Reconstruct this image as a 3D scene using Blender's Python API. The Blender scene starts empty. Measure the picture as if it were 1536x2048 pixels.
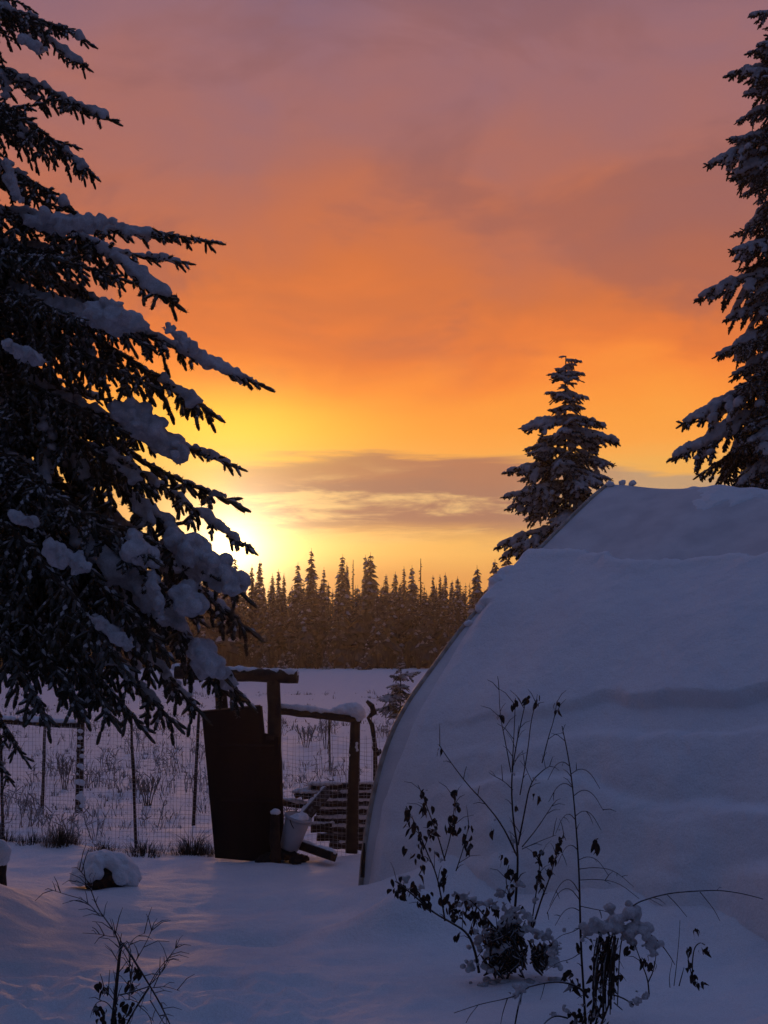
import bpy, math, random
import numpy as np
from mathutils import Vector, Matrix

# ------------------------------------------------------------------ camera
F = 2974.0                       # focal length in px of the 1536x2048 photograph
PITCH = math.atan(249.0 / F)
CAM_Z = 2.6
scene = bpy.context.scene
COL = scene.collection
cam_d = bpy.data.cameras.new('camera')
cam = bpy.data.objects.new('camera', cam_d); COL.objects.link(cam)
cam.location = (0, 0, CAM_Z)
cam.rotation_euler = (math.pi / 2 + PITCH, 0, 0)
cam_d.sensor_fit = 'VERTICAL'; cam_d.sensor_height = 24.0
cam_d.lens = 24.0 * F / 2048.0
cam_d.clip_start = 0.1; cam_d.clip_end = 4000
scene.camera = cam
scene.render.resolution_x = 768; scene.render.resolution_y = 1024

# ------------------------------------------------------------------ light
SUN_AZ = math.radians(-5.9)      # left of the view axis
SUN_EL = math.radians(3.4)
def lin(r, g, b):
    f = lambda c: (c / 12.92 if c <= 0.04045 else ((c + 0.055) / 1.055) ** 2.4)
    return (f(r / 255.0), f(g / 255.0), f(b / 255.0), 1.0)

world = bpy.data.worlds.new('World'); scene.world = world; world.use_nodes = True
nt = world.node_tree; nt.nodes.clear()
def N(t, **k):
    n = nt.nodes.new(t)
    for a, b in k.items(): setattr(n, a, b)
    return n
def L_(a, b): nt.links.new(a, b)
def M_(op, a, b=None, c=None, clamp=False):
    n = N('ShaderNodeMath', operation=op); n.use_clamp = clamp
    for i, v in enumerate((a, b, c)):
        if v is None: continue
        if isinstance(v, (int, float)): n.inputs[i].default_value = v
        else: L_(v, n.inputs[i])
    return n.outputs[0]
def SS(v, a, b):                 # smoothstep
    n = N('ShaderNodeMapRange', interpolation_type='SMOOTHSTEP')
    L_(v, n.inputs[0]); n.inputs[1].default_value = a; n.inputs[2].default_value = b
    return n.outputs[0]
def MIX(f, a, b, mode='MIX'):
    n = N('ShaderNodeMix', data_type='RGBA', blend_type=mode)
    for i, v in ((0, f), (6, a), (7, b)):
        if isinstance(v, (int, float)): n.inputs[i].default_value = v
        elif isinstance(v, tuple): n.inputs[i].default_value = v
        else: L_(v, n.inputs[i])
    return n.outputs[2]
def RAMP(v, a, b, stops):
    m = N('ShaderNodeMapRange'); L_(v, m.inputs[0]); m.inputs[1].default_value = a; m.inputs[2].default_value = b
    r = N('ShaderNodeValToRGB'); L_(m.outputs[0], r.inputs[0])
    el = r.color_ramp.elements
    while len(el) < len(stops): el.new(0.5)
    for e, (p, c) in zip(el, stops):
        e.position = (p - a) / (b - a); e.color = lin(*c)
    return r.outputs[0]
tc = N('ShaderNodeTexCoord')
nrm = N('ShaderNodeVectorMath', operation='NORMALIZE'); L_(tc.outputs['Generated'], nrm.inputs[0])
sx = N('ShaderNodeSeparateXYZ'); L_(nrm.outputs[0], sx.inputs[0])
EL = M_('MULTIPLY', M_('ARCSINE', sx.outputs[2]), 57.2958)
AZ = M_('MULTIPLY', M_('ARCTAN2', sx.outputs[0], sx.outputs[1]), 57.2958)
dsun = N('ShaderNodeVectorMath', operation='DOT_PRODUCT'); L_(nrm.outputs[0], dsun.inputs[0])
dsun.inputs[1].default_value = (math.sin(SUN_AZ) * math.cos(SUN_EL), math.cos(SUN_AZ) * math.cos(SUN_EL), math.sin(SUN_EL))
GAM = M_('MULTIPLY', M_('ARCCOSINE', M_('MINIMUM', dsun.outputs['Value'], 1.0)), 57.2958)
def NOISE(ka, ke, off, detail=4, rough=0.55, dist=0.0):
    c = N('ShaderNodeCombineXYZ')
    L_(M_('MULTIPLY', AZ, ka), c.inputs[0]); L_(M_('MULTIPLY', EL, ke), c.inputs[1]); c.inputs[2].default_value = off
    n = N('ShaderNodeTexNoise'); L_(c.outputs[0], n.inputs['Vector']); n.inputs['Scale'].default_value = 1.0
    n.inputs['Detail'].default_value = detail; n.inputs['Roughness'].default_value = rough; n.inputs['Distortion'].default_value = dist
    return M_('SUBTRACT', n.outputs[0], 0.5)
n_big = NOISE(0.085, 0.16, 3.1, 3, 0.5, 0.4)
n_str = NOISE(0.16, 1.1, 9.3, 5, 0.55, 0.6)
n_mid = NOISE(0.16, 0.30, 21.7, 4, 0.5, 0.5)
E2 = M_('ADD', EL, M_('MULTIPLY', n_big, M_('MULTIPLY', SS(EL, 5.0, 16.0), 7.0)))
E2 = M_('ADD', E2, M_('MULTIPLY', n_str, 1.1))
E2 = M_('ADD', E2, M_('MULTIPLY', n_mid, M_('MULTIPLY', SS(EL, 6.5, 12.0), 6.0)))
E2 = M_('ADD', E2, M_('MULTIPLY', SS(EL, 6.5, 12.0), 1.0))
front = RAMP(E2, 0, 90, [
    (0.0, (214, 142, 78)), (2.4, (226, 156, 82)), (3.4, (246, 186, 96)), (4.4, (232, 172, 96)), (6.6, (242, 176, 88)),
    (7.3, (252, 166, 74)), (8.2, (253, 160, 66)), (9.3, (253, 152, 62)), (10.6, (248, 138, 60)), (11.8, (232, 124, 61)),
    (13.6, (212, 116, 66)), (15.5, (198, 113, 78)), (17.8, (182, 110, 90)), (20.0, (168, 109, 102)), (23.0, (154, 108, 114)),
    (27.0, (128, 101, 121)), (34.0, (110, 100, 130)), (48.0, (106, 114, 157)), (90.0, (102, 121, 172))])
# the long grey-mauve cloud lying over the treeline, its edges frayed by the same streaks
lens_e = M_('ADD', M_('ADD', EL, M_('MULTIPLY', n_str, 1.5)), M_('MULTIPLY', M_('POWER', M_('DIVIDE', M_('SUBTRACT', AZ, 0.5), 9.0), 2.0), 0.5))
lens = M_('MULTIPLY', SS(lens_e, 3.3, 4.6), M_('SUBTRACT', 1.0, SS(lens_e, 6.75, 7.15)))
lens = M_('MULTIPLY', lens, SS(M_('ADD', AZ, M_('MULTIPLY', n_mid, 5.0)), -7.6, -4.6))
n_l = NOISE(0.20, 1.25, 4.4, 6, 0.6, 0.35)
lens_c = MIX(SS(n_l, -0.02, 0.17), lin(160, 115, 98), lin(236, 192, 128))
lens_c = MIX(SS(lens_e, 5.5, 6.7), lens_c, lin(176, 118, 92))
lens_c = MIX(M_('MULTIPLY', SS(AZ, 4.0, 11.0), 0.75), lens_c, lin(196, 166, 128))
front = MIX(M_('MULTIPLY', lens, 0.95), front, lens_c)
n_smk = NOISE(0.11, 0.24, 55.2, 5, 0.55, 0.5)
smk = M_('MULTIPLY', M_('MULTIPLY', SS(n_smk, -0.02, 0.14), SS(EL, 8.0, 13.0)), 0.42)
front = MIX(smk, front, lin(138, 92, 92))
# clear air of the physical sky mixed through the thin cloud, away from the sun
sky = N('ShaderNodeTexSky', sky_type='NISHITA'); sky.sun_disc = False
sky.sun_elevation = SUN_EL; sky.sun_rotation = SUN_AZ
skyc = N('ShaderNodeVectorMath', operation='SCALE'); L_(sky.outputs[0], skyc.inputs[0]); skyc.inputs[3].default_value = 0.05
back = RAMP(EL, 0, 90, [(0.0, (36, 38, 52)), (12.0, (43, 48, 71)), (35.0, (68, 81, 120)), (90.0, (102, 121, 172))])
back = MIX(0.18, back, skyc.outputs[0])
sky_all = MIX(SS(GAM, 22.0, 95.0), front, back)
# light spreading round the low sun through the cloud
g1 = M_('POWER', 2.71828, M_('MULTIPLY', M_('POWER', M_('DIVIDE', GAM, 1.25), 1.1), -1.0))
gx = M_('DIVIDE', M_('SUBTRACT', AZ, math.degrees(SUN_AZ) - 0.3), 4.9)
gy = M_('DIVIDE', M_('SUBTRACT', EL, 8.0), 1.5)
g2 = M_('POWER', 2.71828, M_('MULTIPLY', M_('ADD', M_('MULTIPLY', gx, gx), M_('MULTIPLY', gy, gy)), -1.0))
gx3 = M_('DIVIDE', M_('SUBTRACT', AZ, math.degrees(SUN_AZ) + 0.8), 4.5)
gy3 = M_('DIVIDE', M_('SUBTRACT', EL, 3.3), 0.9)
g3 = M_('POWER', 2.71828, M_('MULTIPLY', M_('ADD', M_('MULTIPLY', gx3, gx3), M_('MULTIPLY', gy3, gy3)), -1.0))
def ADDC(base, g, col, k):
    s = N('ShaderNodeVectorMath', operation='SCALE'); s.inputs[0].default_value = col[:3]
    L_(M_('MULTIPLY', g, k), s.inputs[3])
    a = N('ShaderNodeVectorMath', operation='ADD'); L_(base, a.inputs[0]); L_(s.outputs[0], a.inputs[1])
    return a.outputs[0]
sky_all = ADDC(sky_all, g1, (1.0, 0.74, 0.38), 4.2)
sky_all = ADDC(sky_all, g2, (0.50, 0.42, 0.02), 0.8)
sky_all = ADDC(sky_all, g3, (0.60, 0.42, 0.12), 0.9)
bg = N('ShaderNodeBackground'); L_(sky_all, bg.inputs[0]); bg.inputs[1].default_value = 1.0
wo = N('ShaderNodeOutputWorld'); L_(bg.outputs[0], wo.inputs[0])
world.cycles.sampling_method = 'MANUAL'; world.cycles.sample_map_resolution = 1024

sun_d = bpy.data.lights.new('sun', 'SUN'); sun_d.energy = 0.75; sun_d.angle = math.radians(8.0)
sun_d.color = (1.0, 0.44, 0.17)
sun = bpy.data.objects.new('sun', sun_d); COL.objects.link(sun)
sun.rotation_euler = (math.pi / 2 - SUN_EL, 0, -SUN_AZ + math.pi)
_d = Vector((math.sin(SUN_AZ) * math.cos(SUN_EL), math.cos(SUN_AZ) * math.cos(SUN_EL), math.sin(SUN_EL)))
sun.rotation_euler = _d.to_track_quat('Z', 'Y').to_euler()

vs = scene.view_settings
vs.view_transform = 'Standard'; vs.look = 'None'; vs.exposure = 0.0; vs.gamma = 1.0; vs.use_curve_mapping = False
scene.cycles.use_denoising = True
scene.cycles.max_bounces = 5; scene.cycles.diffuse_bounces = 3; scene.cycles.transparent_max_bounces = 6
scene.cycles.volume_bounces = 0
scene.cycles.sample_clamp_indirect = 4.0

# ------------------------------------------------------------------ helpers
rng = np.random.default_rng(7)
random.seed(7)
CT, ST = math.cos(PITCH), math.sin(PITCH)
def at(px, py, Y):               # the point of the place seen at a photo pixel, Y metres ahead
    cx, cy = (px - 768.0) / F, (1024.0 - py) / F
    dx, dy, dz = cx, CT - ST * cy, ST + CT * cy
    k = Y / dy
    return Vector((dx * k, Y, CAM_Z + dz * k))
def proj(P):
    P = np.asarray(P, float); x, y, z = P[..., 0], P[..., 1], P[..., 2] - CAM_Z
    d = y * CT + z * ST; u = -y * ST + z * CT
    return 768 + F * x / d, 1024 - F * u / d
def _h(i, j, s):
    n = (i * 374761393 + j * 668265263 + s * 974634721) & 0xffffffff
    n = ((n ^ (n >> 13)) * 1274126177) & 0xffffffff
    return ((n ^ (n >> 16)) & 0xffff) / 65535.0
def vnoise(x, y, s=0):
    x = np.asarray(x, float); y = np.asarray(y, float)
    i, j = np.floor(x).astype(np.int64), np.floor(y).astype(np.int64)
    fx, fy = x - i, y - j
    fx = fx * fx * (3 - 2 * fx); fy = fy * fy * (3 - 2 * fy)
    a, b, c, d = _h(i, j, s), _h(i + 1, j, s), _h(i, j + 1, s), _h(i + 1, j + 1, s)
    return (a + (b - a) * fx) * (1 - fy) + (c + (d - c) * fx) * fy
def fbm(x, y, s=0, o=4):
    t, a = 0.0, 0.5
    for k in range(o):
        t = t + a * (vnoise(x, y, s + k) - 0.5); x = x * 2.03; y = y * 2.03; a *= 0.5
    return t
def sstep(v, a, b):
    t = np.clip((np.asarray(v, float) - a) / (b - a), 0, 1); return t * t * (3 - 2 * t)

class MB:
    def __init__(s): s.v = []; s.f = []; s.n = 0
    def add(s, v, f, m=0):
        v = np.asarray(v, float).reshape(-1, 3); f = np.asarray(f, np.int64)
        s.v.append(v); s.f.append((f + s.n, m)); s.n += len(v)
    def tube(s, pts, rad, sides=6, m=0, cap=True, wob=0.0, seed=0):
        P = np.array([tuple(p) for p in pts], float); n = len(P)
        R = np.broadcast_to(np.asarray(rad, float), (n,)).copy()
        T = np.gradient(P, axis=0); T /= np.linalg.norm(T, axis=1, keepdims=True) + 1e-9
        ref = np.array([0, 0, 1.0]) if abs(T[0, 2]) < 0.9 else np.array([1.0, 0, 0])
        A = np.cross(T, ref); A /= np.linalg.norm(A, axis=1, keepdims=True) + 1e-9
        B = np.cross(T, A)
        th = np.arange(sides) / sides * 2 * math.pi
        rr = R[:, None] * np.ones(sides)[None]
        if wob:
            r0 = np.random.default_rng(seed); rr = rr * (1 + wob * (r0.random(rr.shape) - 0.5) * 2)
        V = P[:, None] + rr[..., None] * (np.cos(th)[None, :, None] * A[:, None] + np.sin(th)[None, :, None] * B[:, None])
        i = np.arange(n - 1)[:, None] * sides; j = np.arange(sides)[None]; j2 = (j + 1) % sides
        Fq = np.stack([i + j, i + j2, i + sides + j2, i + sides + j], -1).reshape(-1, 4)
        s.add(V.reshape(-1, 3), Fq[:, ::-1], m)
        if cap:
            for e, k in ((0, 1), (n - 1, -1)):
                c = np.vstack([V[e], P[e][None]])
                t = [(j, (j + 1) % sides, sides)[::k] for j in range(sides)]
                s.add(c, t, m)
    def box(s, c, size, rot=None, m=0):
        x, y, z = [q / 2 for q in size]
        v = np.array([(a, b, d) for a in (-x, x) for b in (-y, y) for d in (-z, z)], float)
        if rot is not None: v = v @ np.array(rot.to_3x3()).T
        v = v + np.array(tuple(c))
        s.add(v, [(0, 1, 3, 2), (4, 6, 7, 5), (0, 4, 5, 1), (2, 3, 7, 6), (0, 2, 6, 4), (1, 5, 7, 3)], m)
    def mesh(s, name, mats, smooth=True):
        me = bpy.data.meshes.new(name)
        V = np.vstack(s.v) if s.v else np.zeros((0, 3))
        lt, li, mi = [], [], []
        for f, m in s.f:
            lt.append(np.full(len(f), f.shape[1])); li.append(f.ravel()); mi.append(np.full(len(f), m))
        lt = np.concatenate(lt); li = np.concatenate(li); mi = np.concatenate(mi)
        me.vertices.add(len(V)); me.vertices.foreach_set('co', V.ravel())
        me.loops.add(len(li)); me.loops.foreach_set('vertex_index', li.astype(np.int32))
        me.polygons.add(len(lt))
        me.polygons.foreach_set('loop_start', np.concatenate([[0], np.cumsum(lt)[:-1]]).astype(np.int32))
        me.polygons.foreach_set('loop_total', lt.astype(np.int32))
        me.polygons.foreach_set('material_index', mi.astype(np.int32))
        me.polygons.foreach_set('use_smooth', np.full(len(lt), smooth))
        for m in (mats if isinstance(mats, (list, tuple)) else [mats]): me.materials.append(m)
        me.update(calc_edges=True); me.validate()
        return me
    def build(s, name, mats, parent=None, smooth=True):
        return put(name, s.mesh(name, mats, smooth), parent)
def put(name, me, parent=None, loc=None):
    o = bpy.data.objects.new(name, me); COL.objects.link(o)
    if parent is not None: o.parent = parent
    if loc is not None: o.location = loc
    return o
def tag(o, label=None, cat=None, group=None, kind=None):
    if label: o['label'] = label
    if cat: o['category'] = cat
    if group: o['group'] = group
    if kind: o['kind'] = kind
    return o
def thing(name, label, cat, loc=(0, 0, 0), group=None):
    o = bpy.data.objects.new(name, None); COL.objects.link(o); o.location = loc; o.empty_display_size = 0.2
    return tag(o, label, cat, group)
def rel(mb, loc):                # shift a builder's world points to a thing's own origin
    for k in range(len(mb.v)): mb.v[k] = mb.v[k] - np.array(tuple(loc))
    return mb

# ------------------------------------------------------------------ materials
def mat(name, col, rough=0.8, col2=None, scale=8.0, bump=0.0, bscale=30.0, frost=None, spec=0.3, detail=4, stretch=None, frost_lo=0.25, frost_hi=0.75, fcol=(0.62, 0.66, 0.74), trans=0.0, bump2=0.0, grain=0.0):
    m = bpy.data.materials.new(name); m.use_nodes = True
    t = m.node_tree; b = t.nodes['Principled BSDF']
    b.inputs['Roughness'].default_value = rough; b.inputs['Specular IOR Level'].default_value = spec
    co = t.nodes.new('ShaderNodeTexCoord'); vec = co.outputs['Object']
    if stretch:
        mp = t.nodes.new('ShaderNodeMapping'); mp.inputs['Scale'].default_value = stretch
        t.links.new(vec, mp.inputs[0]); vec = mp.outputs[0]
    out = None
    if col2 is not None:
        n = t.nodes.new('ShaderNodeTexNoise'); n.inputs['Scale'].default_value = scale; n.inputs['Detail'].default_value = detail
        t.links.new(vec, n.inputs['Vector'])
        mr = t.nodes.new('ShaderNodeMapRange'); mr.inputs[1].default_value = 0.35; mr.inputs[2].default_value = 0.65
        t.links.new(n.outputs[0], mr.inputs[0])
        x = t.nodes.new('ShaderNodeMix'); x.data_type = 'RGBA'
        t.links.new(mr.outputs[0], x.inputs[0]); x.inputs[6].default_value = (*col, 1); x.inputs[7].default_value = (*col2, 1)
        out = x.outputs[2]
    if frost:
        g = t.nodes.new('ShaderNodeNewGeometry'); sp = t.nodes.new('ShaderNodeSeparateXYZ'); t.links.new(g.outputs['Normal'], sp.inputs[0])
        n2 = t.nodes.new('ShaderNodeTexNoise'); n2.inputs['Scale'].default_value = 26.0; n2.inputs['Detail'].default_value = 3
        t.links.new(co.outputs['Object'], n2.inputs['Vector'])
        ad = t.nodes.new('ShaderNodeMath'); ad.operation = 'MULTIPLY_ADD'; ad.inputs[1].default_value = 1.2
        t.links.new(n2.outputs[0], ad.inputs[0]); t.links.new(sp.outputs[2], ad.inputs[2])
        mr = t.nodes.new('ShaderNodeMapRange'); mr.inputs[1].default_value = 0.6 + frost_lo; mr.inputs[2].default_value = 0.6 + frost_hi; mr.inputs[4].default_value = frost
        t.links.new(ad.outputs[0], mr.inputs[0])
        x = t.nodes.new('ShaderNodeMix'); x.data_type = 'RGBA'; t.links.new(mr.outputs[0], x.inputs[0])
        if out is None: x.inputs[6].default_value = (*col, 1)
        else: t.links.new(out, x.inputs[6])
        x.inputs[7].default_value = (*fcol, 1); out = x.outputs[2]
    if grain and out is not None:
        n = t.nodes.new('ShaderNodeTexNoise'); n.inputs['Scale'].default_value = 95.0; n.inputs['Detail'].default_value = 3; n.inputs['Roughness'].default_value = 0.7
        t.links.new(vec, n.inputs['Vector'])
        mr = t.nodes.new('ShaderNodeMapRange'); mr.inputs[1].default_value = 0.3; mr.inputs[2].default_value = 0.7; mr.inputs[3].default_value = 1 - grain; mr.inputs[4].default_value = 1.06
        t.links.new(n.outputs[0], mr.inputs[0])
        x = t.nodes.new('ShaderNodeVectorMath'); x.operation = 'SCALE'; t.links.new(out, x.inputs[0]); t.links.new(mr.outputs[0], x.inputs[3]); out = x.outputs[0]
    if out is None: b.inputs['Base Color'].default_value = (*col, 1)
    else: t.links.new(out, b.inputs['Base Color'])
    if bump:
        n = t.nodes.new('ShaderNodeTexNoise'); n.inputs['Scale'].default_value = bscale; n.inputs['Detail'].default_value = 5
        t.links.new(vec, n.inputs['Vector'])
        bp = t.nodes.new('ShaderNodeBump'); bp.inputs['Strength'].default_value = bump; bp.inputs['Distance'].default_value = 0.02
        t.links.new(n.outputs[0], bp.inputs['Height']); t.links.new(bp.outputs[0], b.inputs['Normal'])
        if bump2:
            n = t.nodes.new('ShaderNodeTexNoise'); n.inputs['Scale'].default_value = 7.0; n.inputs['Detail'].default_value = 4
            t.links.new(vec, n.inputs['Vector'])
            b2 = t.nodes.new('ShaderNodeBump'); b2.inputs['Strength'].default_value = bump2; b2.inputs['Distance'].default_value = 0.05
            t.links.new(n.outputs[0], b2.inputs['Height']); t.links.new(b2.outputs[0], bp.inputs['Normal'])
    if trans:
        tr = t.nodes.new('ShaderNodeBsdfTranslucent'); mx = t.nodes.new('ShaderNodeMixShader'); mx.inputs[0].default_value = trans
        if out is None: tr.inputs[0].default_value = (*col, 1)
        else: t.links.new(out, tr.inputs[0])
        t.links.new(b.outputs[0], mx.inputs[1]); t.links.new(tr.outputs[0], mx.inputs[2])
        t.links.new(mx.outputs[0], t.nodes['Material Output'].inputs[0])
    return m
SNOW = mat('snow', (0.80, 0.82, 0.86), 0.7, (0.74, 0.77, 0.83), 3.0, 0.5, 45.0, spec=0.25, bump2=0.55, grain=0.20)
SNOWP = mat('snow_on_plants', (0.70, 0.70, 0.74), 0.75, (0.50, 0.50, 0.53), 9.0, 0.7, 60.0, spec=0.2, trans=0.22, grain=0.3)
NEEDLE = mat('spruce_needles', (0.022, 0.024, 0.013), 0.75, (0.038, 0.033, 0.018), 5.0, frost=0.35, frost_lo=0.1, frost_hi=0.95, trans=0.16, fcol=(0.5, 0.5, 0.53))
NEEDLE2 = mat('far_spruce_needles', (0.016, 0.017, 0.010), 0.8, (0.060, 0.046, 0.032), 0.45, frost=0.26, frost_lo=0.2, frost_hi=0.95, trans=0.12, fcol=(0.4, 0.38, 0.38))
BARK = mat('spruce_bark', (0.060, 0.042, 0.030), 0.9, (0.030, 0.022, 0.017), 14.0, 0.6, 30.0, stretch=(1, 1, 0.25))
LOG = mat('peeled_log', (0.052, 0.037, 0.026), 0.85, (0.026, 0.019, 0.015), 9.0, 0.4, 26.0)
DARKWOOD = mat('weathered_wood', (0.040, 0.027, 0.020), 0.85, (0.018, 0.013, 0.011), 12.0, 0.5, 30.0, frost=0.25, frost_lo=0.5, frost_hi=0.9)
PLY = mat('dark_plywood', (0.020, 0.014, 0.012), 0.8, (0.011, 0.008, 0.008), 3.0, 0.2, 20.0, stretch=(1, 1, 0.12), spec=0.2)
PLY_EDGE = mat('plywood_edge', (0.16, 0.10, 0.06), 0.8)
STAKE = mat('rusty_stake', (0.020, 0.015, 0.014), 0.7, (0.035, 0.022, 0.016), 12.0)
WIRE = mat('frosted_wire', (0.60, 0.60, 0.64), 0.6, (0.14, 0.13, 0.14), 2.2)
FILM = mat('greenhouse_film', (0.68, 0.66, 0.68), 0.6, (0.54, 0.53, 0.56), 2.6, 0.4, 40.0, spec=0.25)
PIPE = mat('hoop_pipe', (0.36, 0.33, 0.30), 0.5, (0.22, 0.18, 0.15), 10.0, spec=0.4)
STEM = mat('bare_stem', (0.030, 0.022, 0.020), 0.85, (0.016, 0.012, 0.012), 20.0, frost=0.5, frost_lo=0.35, frost_hi=0.9)
LEAF = mat('withered_leaf', (0.034, 0.021, 0.015), 0.85, (0.014, 0.010, 0.009), 9.0, frost=0.3, frost_lo=0.5, frost_hi=0.9)
GRASS = mat('dead_grass', (0.050, 0.040, 0.026), 0.9, (0.024, 0.019, 0.014), 7.0, frost=0.35, frost_lo=0.1, frost_hi=0.8)
WEED = mat('frosted_weeds', (0.22, 0.17, 0.15), 0.9, (0.11, 0.08, 0.068), 4.0, frost=0.7, frost_lo=-0.2, frost_hi=0.7)
BUCKET = mat('white_bucket', (0.40, 0.40, 0.43), 0.5, (0.32, 0.32, 0.35), 5.0, spec=0.4)
DARKSTUFF = mat('dark_rock', (0.020, 0.018, 0.018), 0.9, (0.012, 0.011, 0.012), 9.0, 0.6, 20.0)

# ------------------------------------------------------------------ the ground
B0 = at(720, 1772, 15.5); P0 = at(1220, 965, 19.0)
hd = np.array([P0.x - B0.x, P0.y - B0.y]); HALF = float(np.linalg.norm(hd)); hd = hd / HALF     # across the hoop house
ax = np.array([hd[1], -hd[0]])                                                                  # along it, toward the right and nearer
def yfence(x): return 17.4 - 0.32 * np.minimum(np.asarray(x, float), 0.5)
def gauss(x, y, cx, cy, sx_, sy_): return np.exp(-((x - cx) / sx_) ** 2 - ((y - cy) / sy_) ** 2)
def ground(x, y):
    x = np.asarray(x, float); y = np.asarray(y, float)
    d = np.hypot(x, y)
    z = 0.12 * fbm(x * 0.45, y * 0.45, 3, 3) + 0.13 * fbm(x * 1.5, y * 1.3, 9, 4)
    near = 1 - sstep(y, 14, 24)
    z = z - 0.42 * sstep(y - yfence(x), 0.0, 2.6)
    z = z + (1 - near) * (0.22 * fbm(x * 0.18, y * 0.12, 15, 4) + 0.16 * fbm(x * 0.9, y * 0.5, 27, 3)) * (1 - sstep(d, 60, 200))
    z = z + 0.50 * gauss(x, y, -4.3, 13.4, 1.25, 1.6)
    z = z + 0.36 * gauss(x, y, 0.20, 13.3, 0.48, 0.34) + 0.12 * gauss(x, y, 0.7, 13.0, 0.6, 0.4)
    z = z + 0.56 * gauss(x, y, 2.75, 8.7, 1.05, 0.75)
    for (px, py, a, w, h) in ((275, 1822, -0.11, 0.42, 0.24), (505, 1856, -0.10, 0.36, 0.20), (430, 1800, -0.035, 0.6, 0.3),
                              (690, 1905, -0.05, 0.35, 0.2), (560, 1955, -0.05, 0.5, 0.25), (330, 1880, -0.04, 0.5, 0.3), (620, 1790, 0.04, 0.6, 0.4)):
        Y = CAM_Z / ((py - 1273) / F); X = (px - 768) / F * Y
        z = z + a * gauss(x, y, X, Y, w, h)
    rough = (1 - sstep(y, 10.8, 12.4)) * (1 - sstep(x, -0.9, 0.2)) * sstep(y, 5, 7) + 0.12 * (1 - sstep(y, 15, 18))
    z = z + rough * (0.26 * np.abs(fbm(x * 3.2, y * 2.6, 41, 4)) + 0.16 * fbm(x * 7.0, y * 6.0, 44, 3) - 0.03)
    # snow that has slid down against the hoop house
    q = (x - B0.x) * hd[0] + (y - B0.y) * hd[1]; a = (x - B0.x) * ax[0] + (y - B0.y) * ax[1]
    pile = np.exp(-np.where(q < 0, (q / 0.62) ** 2, (q / 1.6) ** 2)) * sstep(a, -0.15, 1.5)
    z = z + pile * (0.44 + 0.30 * fbm(a * 1.3, q * 1.3, 51, 3) + 0.10 * np.sin(a * 1.9 + 0.6) * sstep(a, 0.5, 2))
    return z
def gz(x, y): return float(ground(np.array([x]), np.array([y]))[0])
def axis_pts(lo, hi, step, far, g):
    c = list(np.arange(lo, hi + 1e-6, step)); s = step
    r = []; v = hi
    while v < far: s *= g; v += s; r.append(v)
    s = step; l = []; v = lo
    while v > -far: s *= g; v -= s; l.append(v)
    return np.array(l[::-1] + c + r)
gxs = axis_pts(-6.0, 6.0, 0.06, 900, 1.09); gys = axis_pts(7.0, 21.0, 0.05, 1200, 1.045)
gys = gys[gys > -400]
GX, GY = np.meshgrid(gxs, gys); GZ = ground(GX, GY)
nx, ny = len(gxs), len(gys)
ii = (np.arange(ny - 1)[:, None] * nx + np.arange(nx - 1)[None]).ravel()
g = MB(); g.add(np.stack([GX, GY, GZ], -1).reshape(-1, 3), np.stack([ii, ii + 1, ii + nx + 1, ii + nx], -1))
tag(g.build('snowy_ground', SNOW), kind='structure')
from bisect import bisect_right
_gx, _gy, _gz = gxs.tolist(), gys.tolist(), GZ
def gz(x, y):                    # height of the built ground sheet
    i = min(max(bisect_right(_gx, x) - 1, 0), nx - 2); j = min(max(bisect_right(_gy, y) - 1, 0), ny - 2)
    u = (x - _gx[i]) / (_gx[i + 1] - _gx[i]); v = (y - _gy[j]) / (_gy[j + 1] - _gy[j])
    return float((_gz[j, i] * (1 - u) + _gz[j, i + 1] * u) * (1 - v) + (_gz[j + 1, i] * (1 - u) + _gz[j + 1, i + 1] * u) * v)

# ------------------------------------------------------------------ snow lumps merged into one skin
_ico = None
def ico():
    global _ico
    if _ico is None:
        import bmesh
        bm = bmesh.new(); bmesh.ops.create_icosphere(bm, subdivisions=2, radius=1.0)
        _ico = (np.array([v.co[:] for v in bm.verts]), np.array([[v.index for v in f.verts] for f in bm.faces])); bm.free()
    return _ico
def snow_mesh(name, blobs, voxel=0.02, material=None, amp=0.25, seed=0):
    """blobs: (x, y, z, rx, ry, rz); one merged lumpy skin"""
    V, Fc = ico(); mb = MB()
    for b in blobs:
        mb.add(V * np.array(b[3:6]) + np.array(b[:3]), Fc)
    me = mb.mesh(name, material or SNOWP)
    tmp = bpy.data.objects.new('tmp', me); COL.objects.link(tmp)
    md = tmp.modifiers.new('r', 'REMESH'); md.mode = 'VOXEL'; md.voxel_size = voxel; md.use_smooth_shade = True
    dg = bpy.context.evaluated_depsgraph_get()
    out = bpy.data.meshes.new_from_object(tmp.evaluated_get(dg)); out.name = name
    bpy.data.objects.remove(tmp); bpy.data.meshes.remove(me)
    n = len(out.vertices); co = np.empty(n * 3); out.vertices.foreach_get('co', co); co = co.reshape(-1, 3)
    no = np.empty(n * 3); out.vertices.foreach_get('normal', no); no = no.reshape(-1, 3)
    k = 1.0 / (voxel * 4)
    d = fbm(co[:, 0] * k + co[:, 2] * k * 0.7, co[:, 1] * k - co[:, 2] * k * 0.6, seed, 2) * voxel * 4 * amp * 2
    d = d + (vnoise(co[:, 0] * 2.6 * k + co[:, 2] * 1.9 * k, co[:, 1] * 2.6 * k - co[:, 2] * 1.7 * k, seed + 9) - 0.5) * voxel * 1.6 * min(1.0, amp * 2)
    co = co + no * d[:, None]
    out.vertices.foreach_set('co', co.ravel())
    out.materials.clear(); out.materials.append(material or SNOWP)
    out.polygons.foreach_set('use_smooth', np.ones(len(out.polygons), bool)); out.update()
    return out

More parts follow.
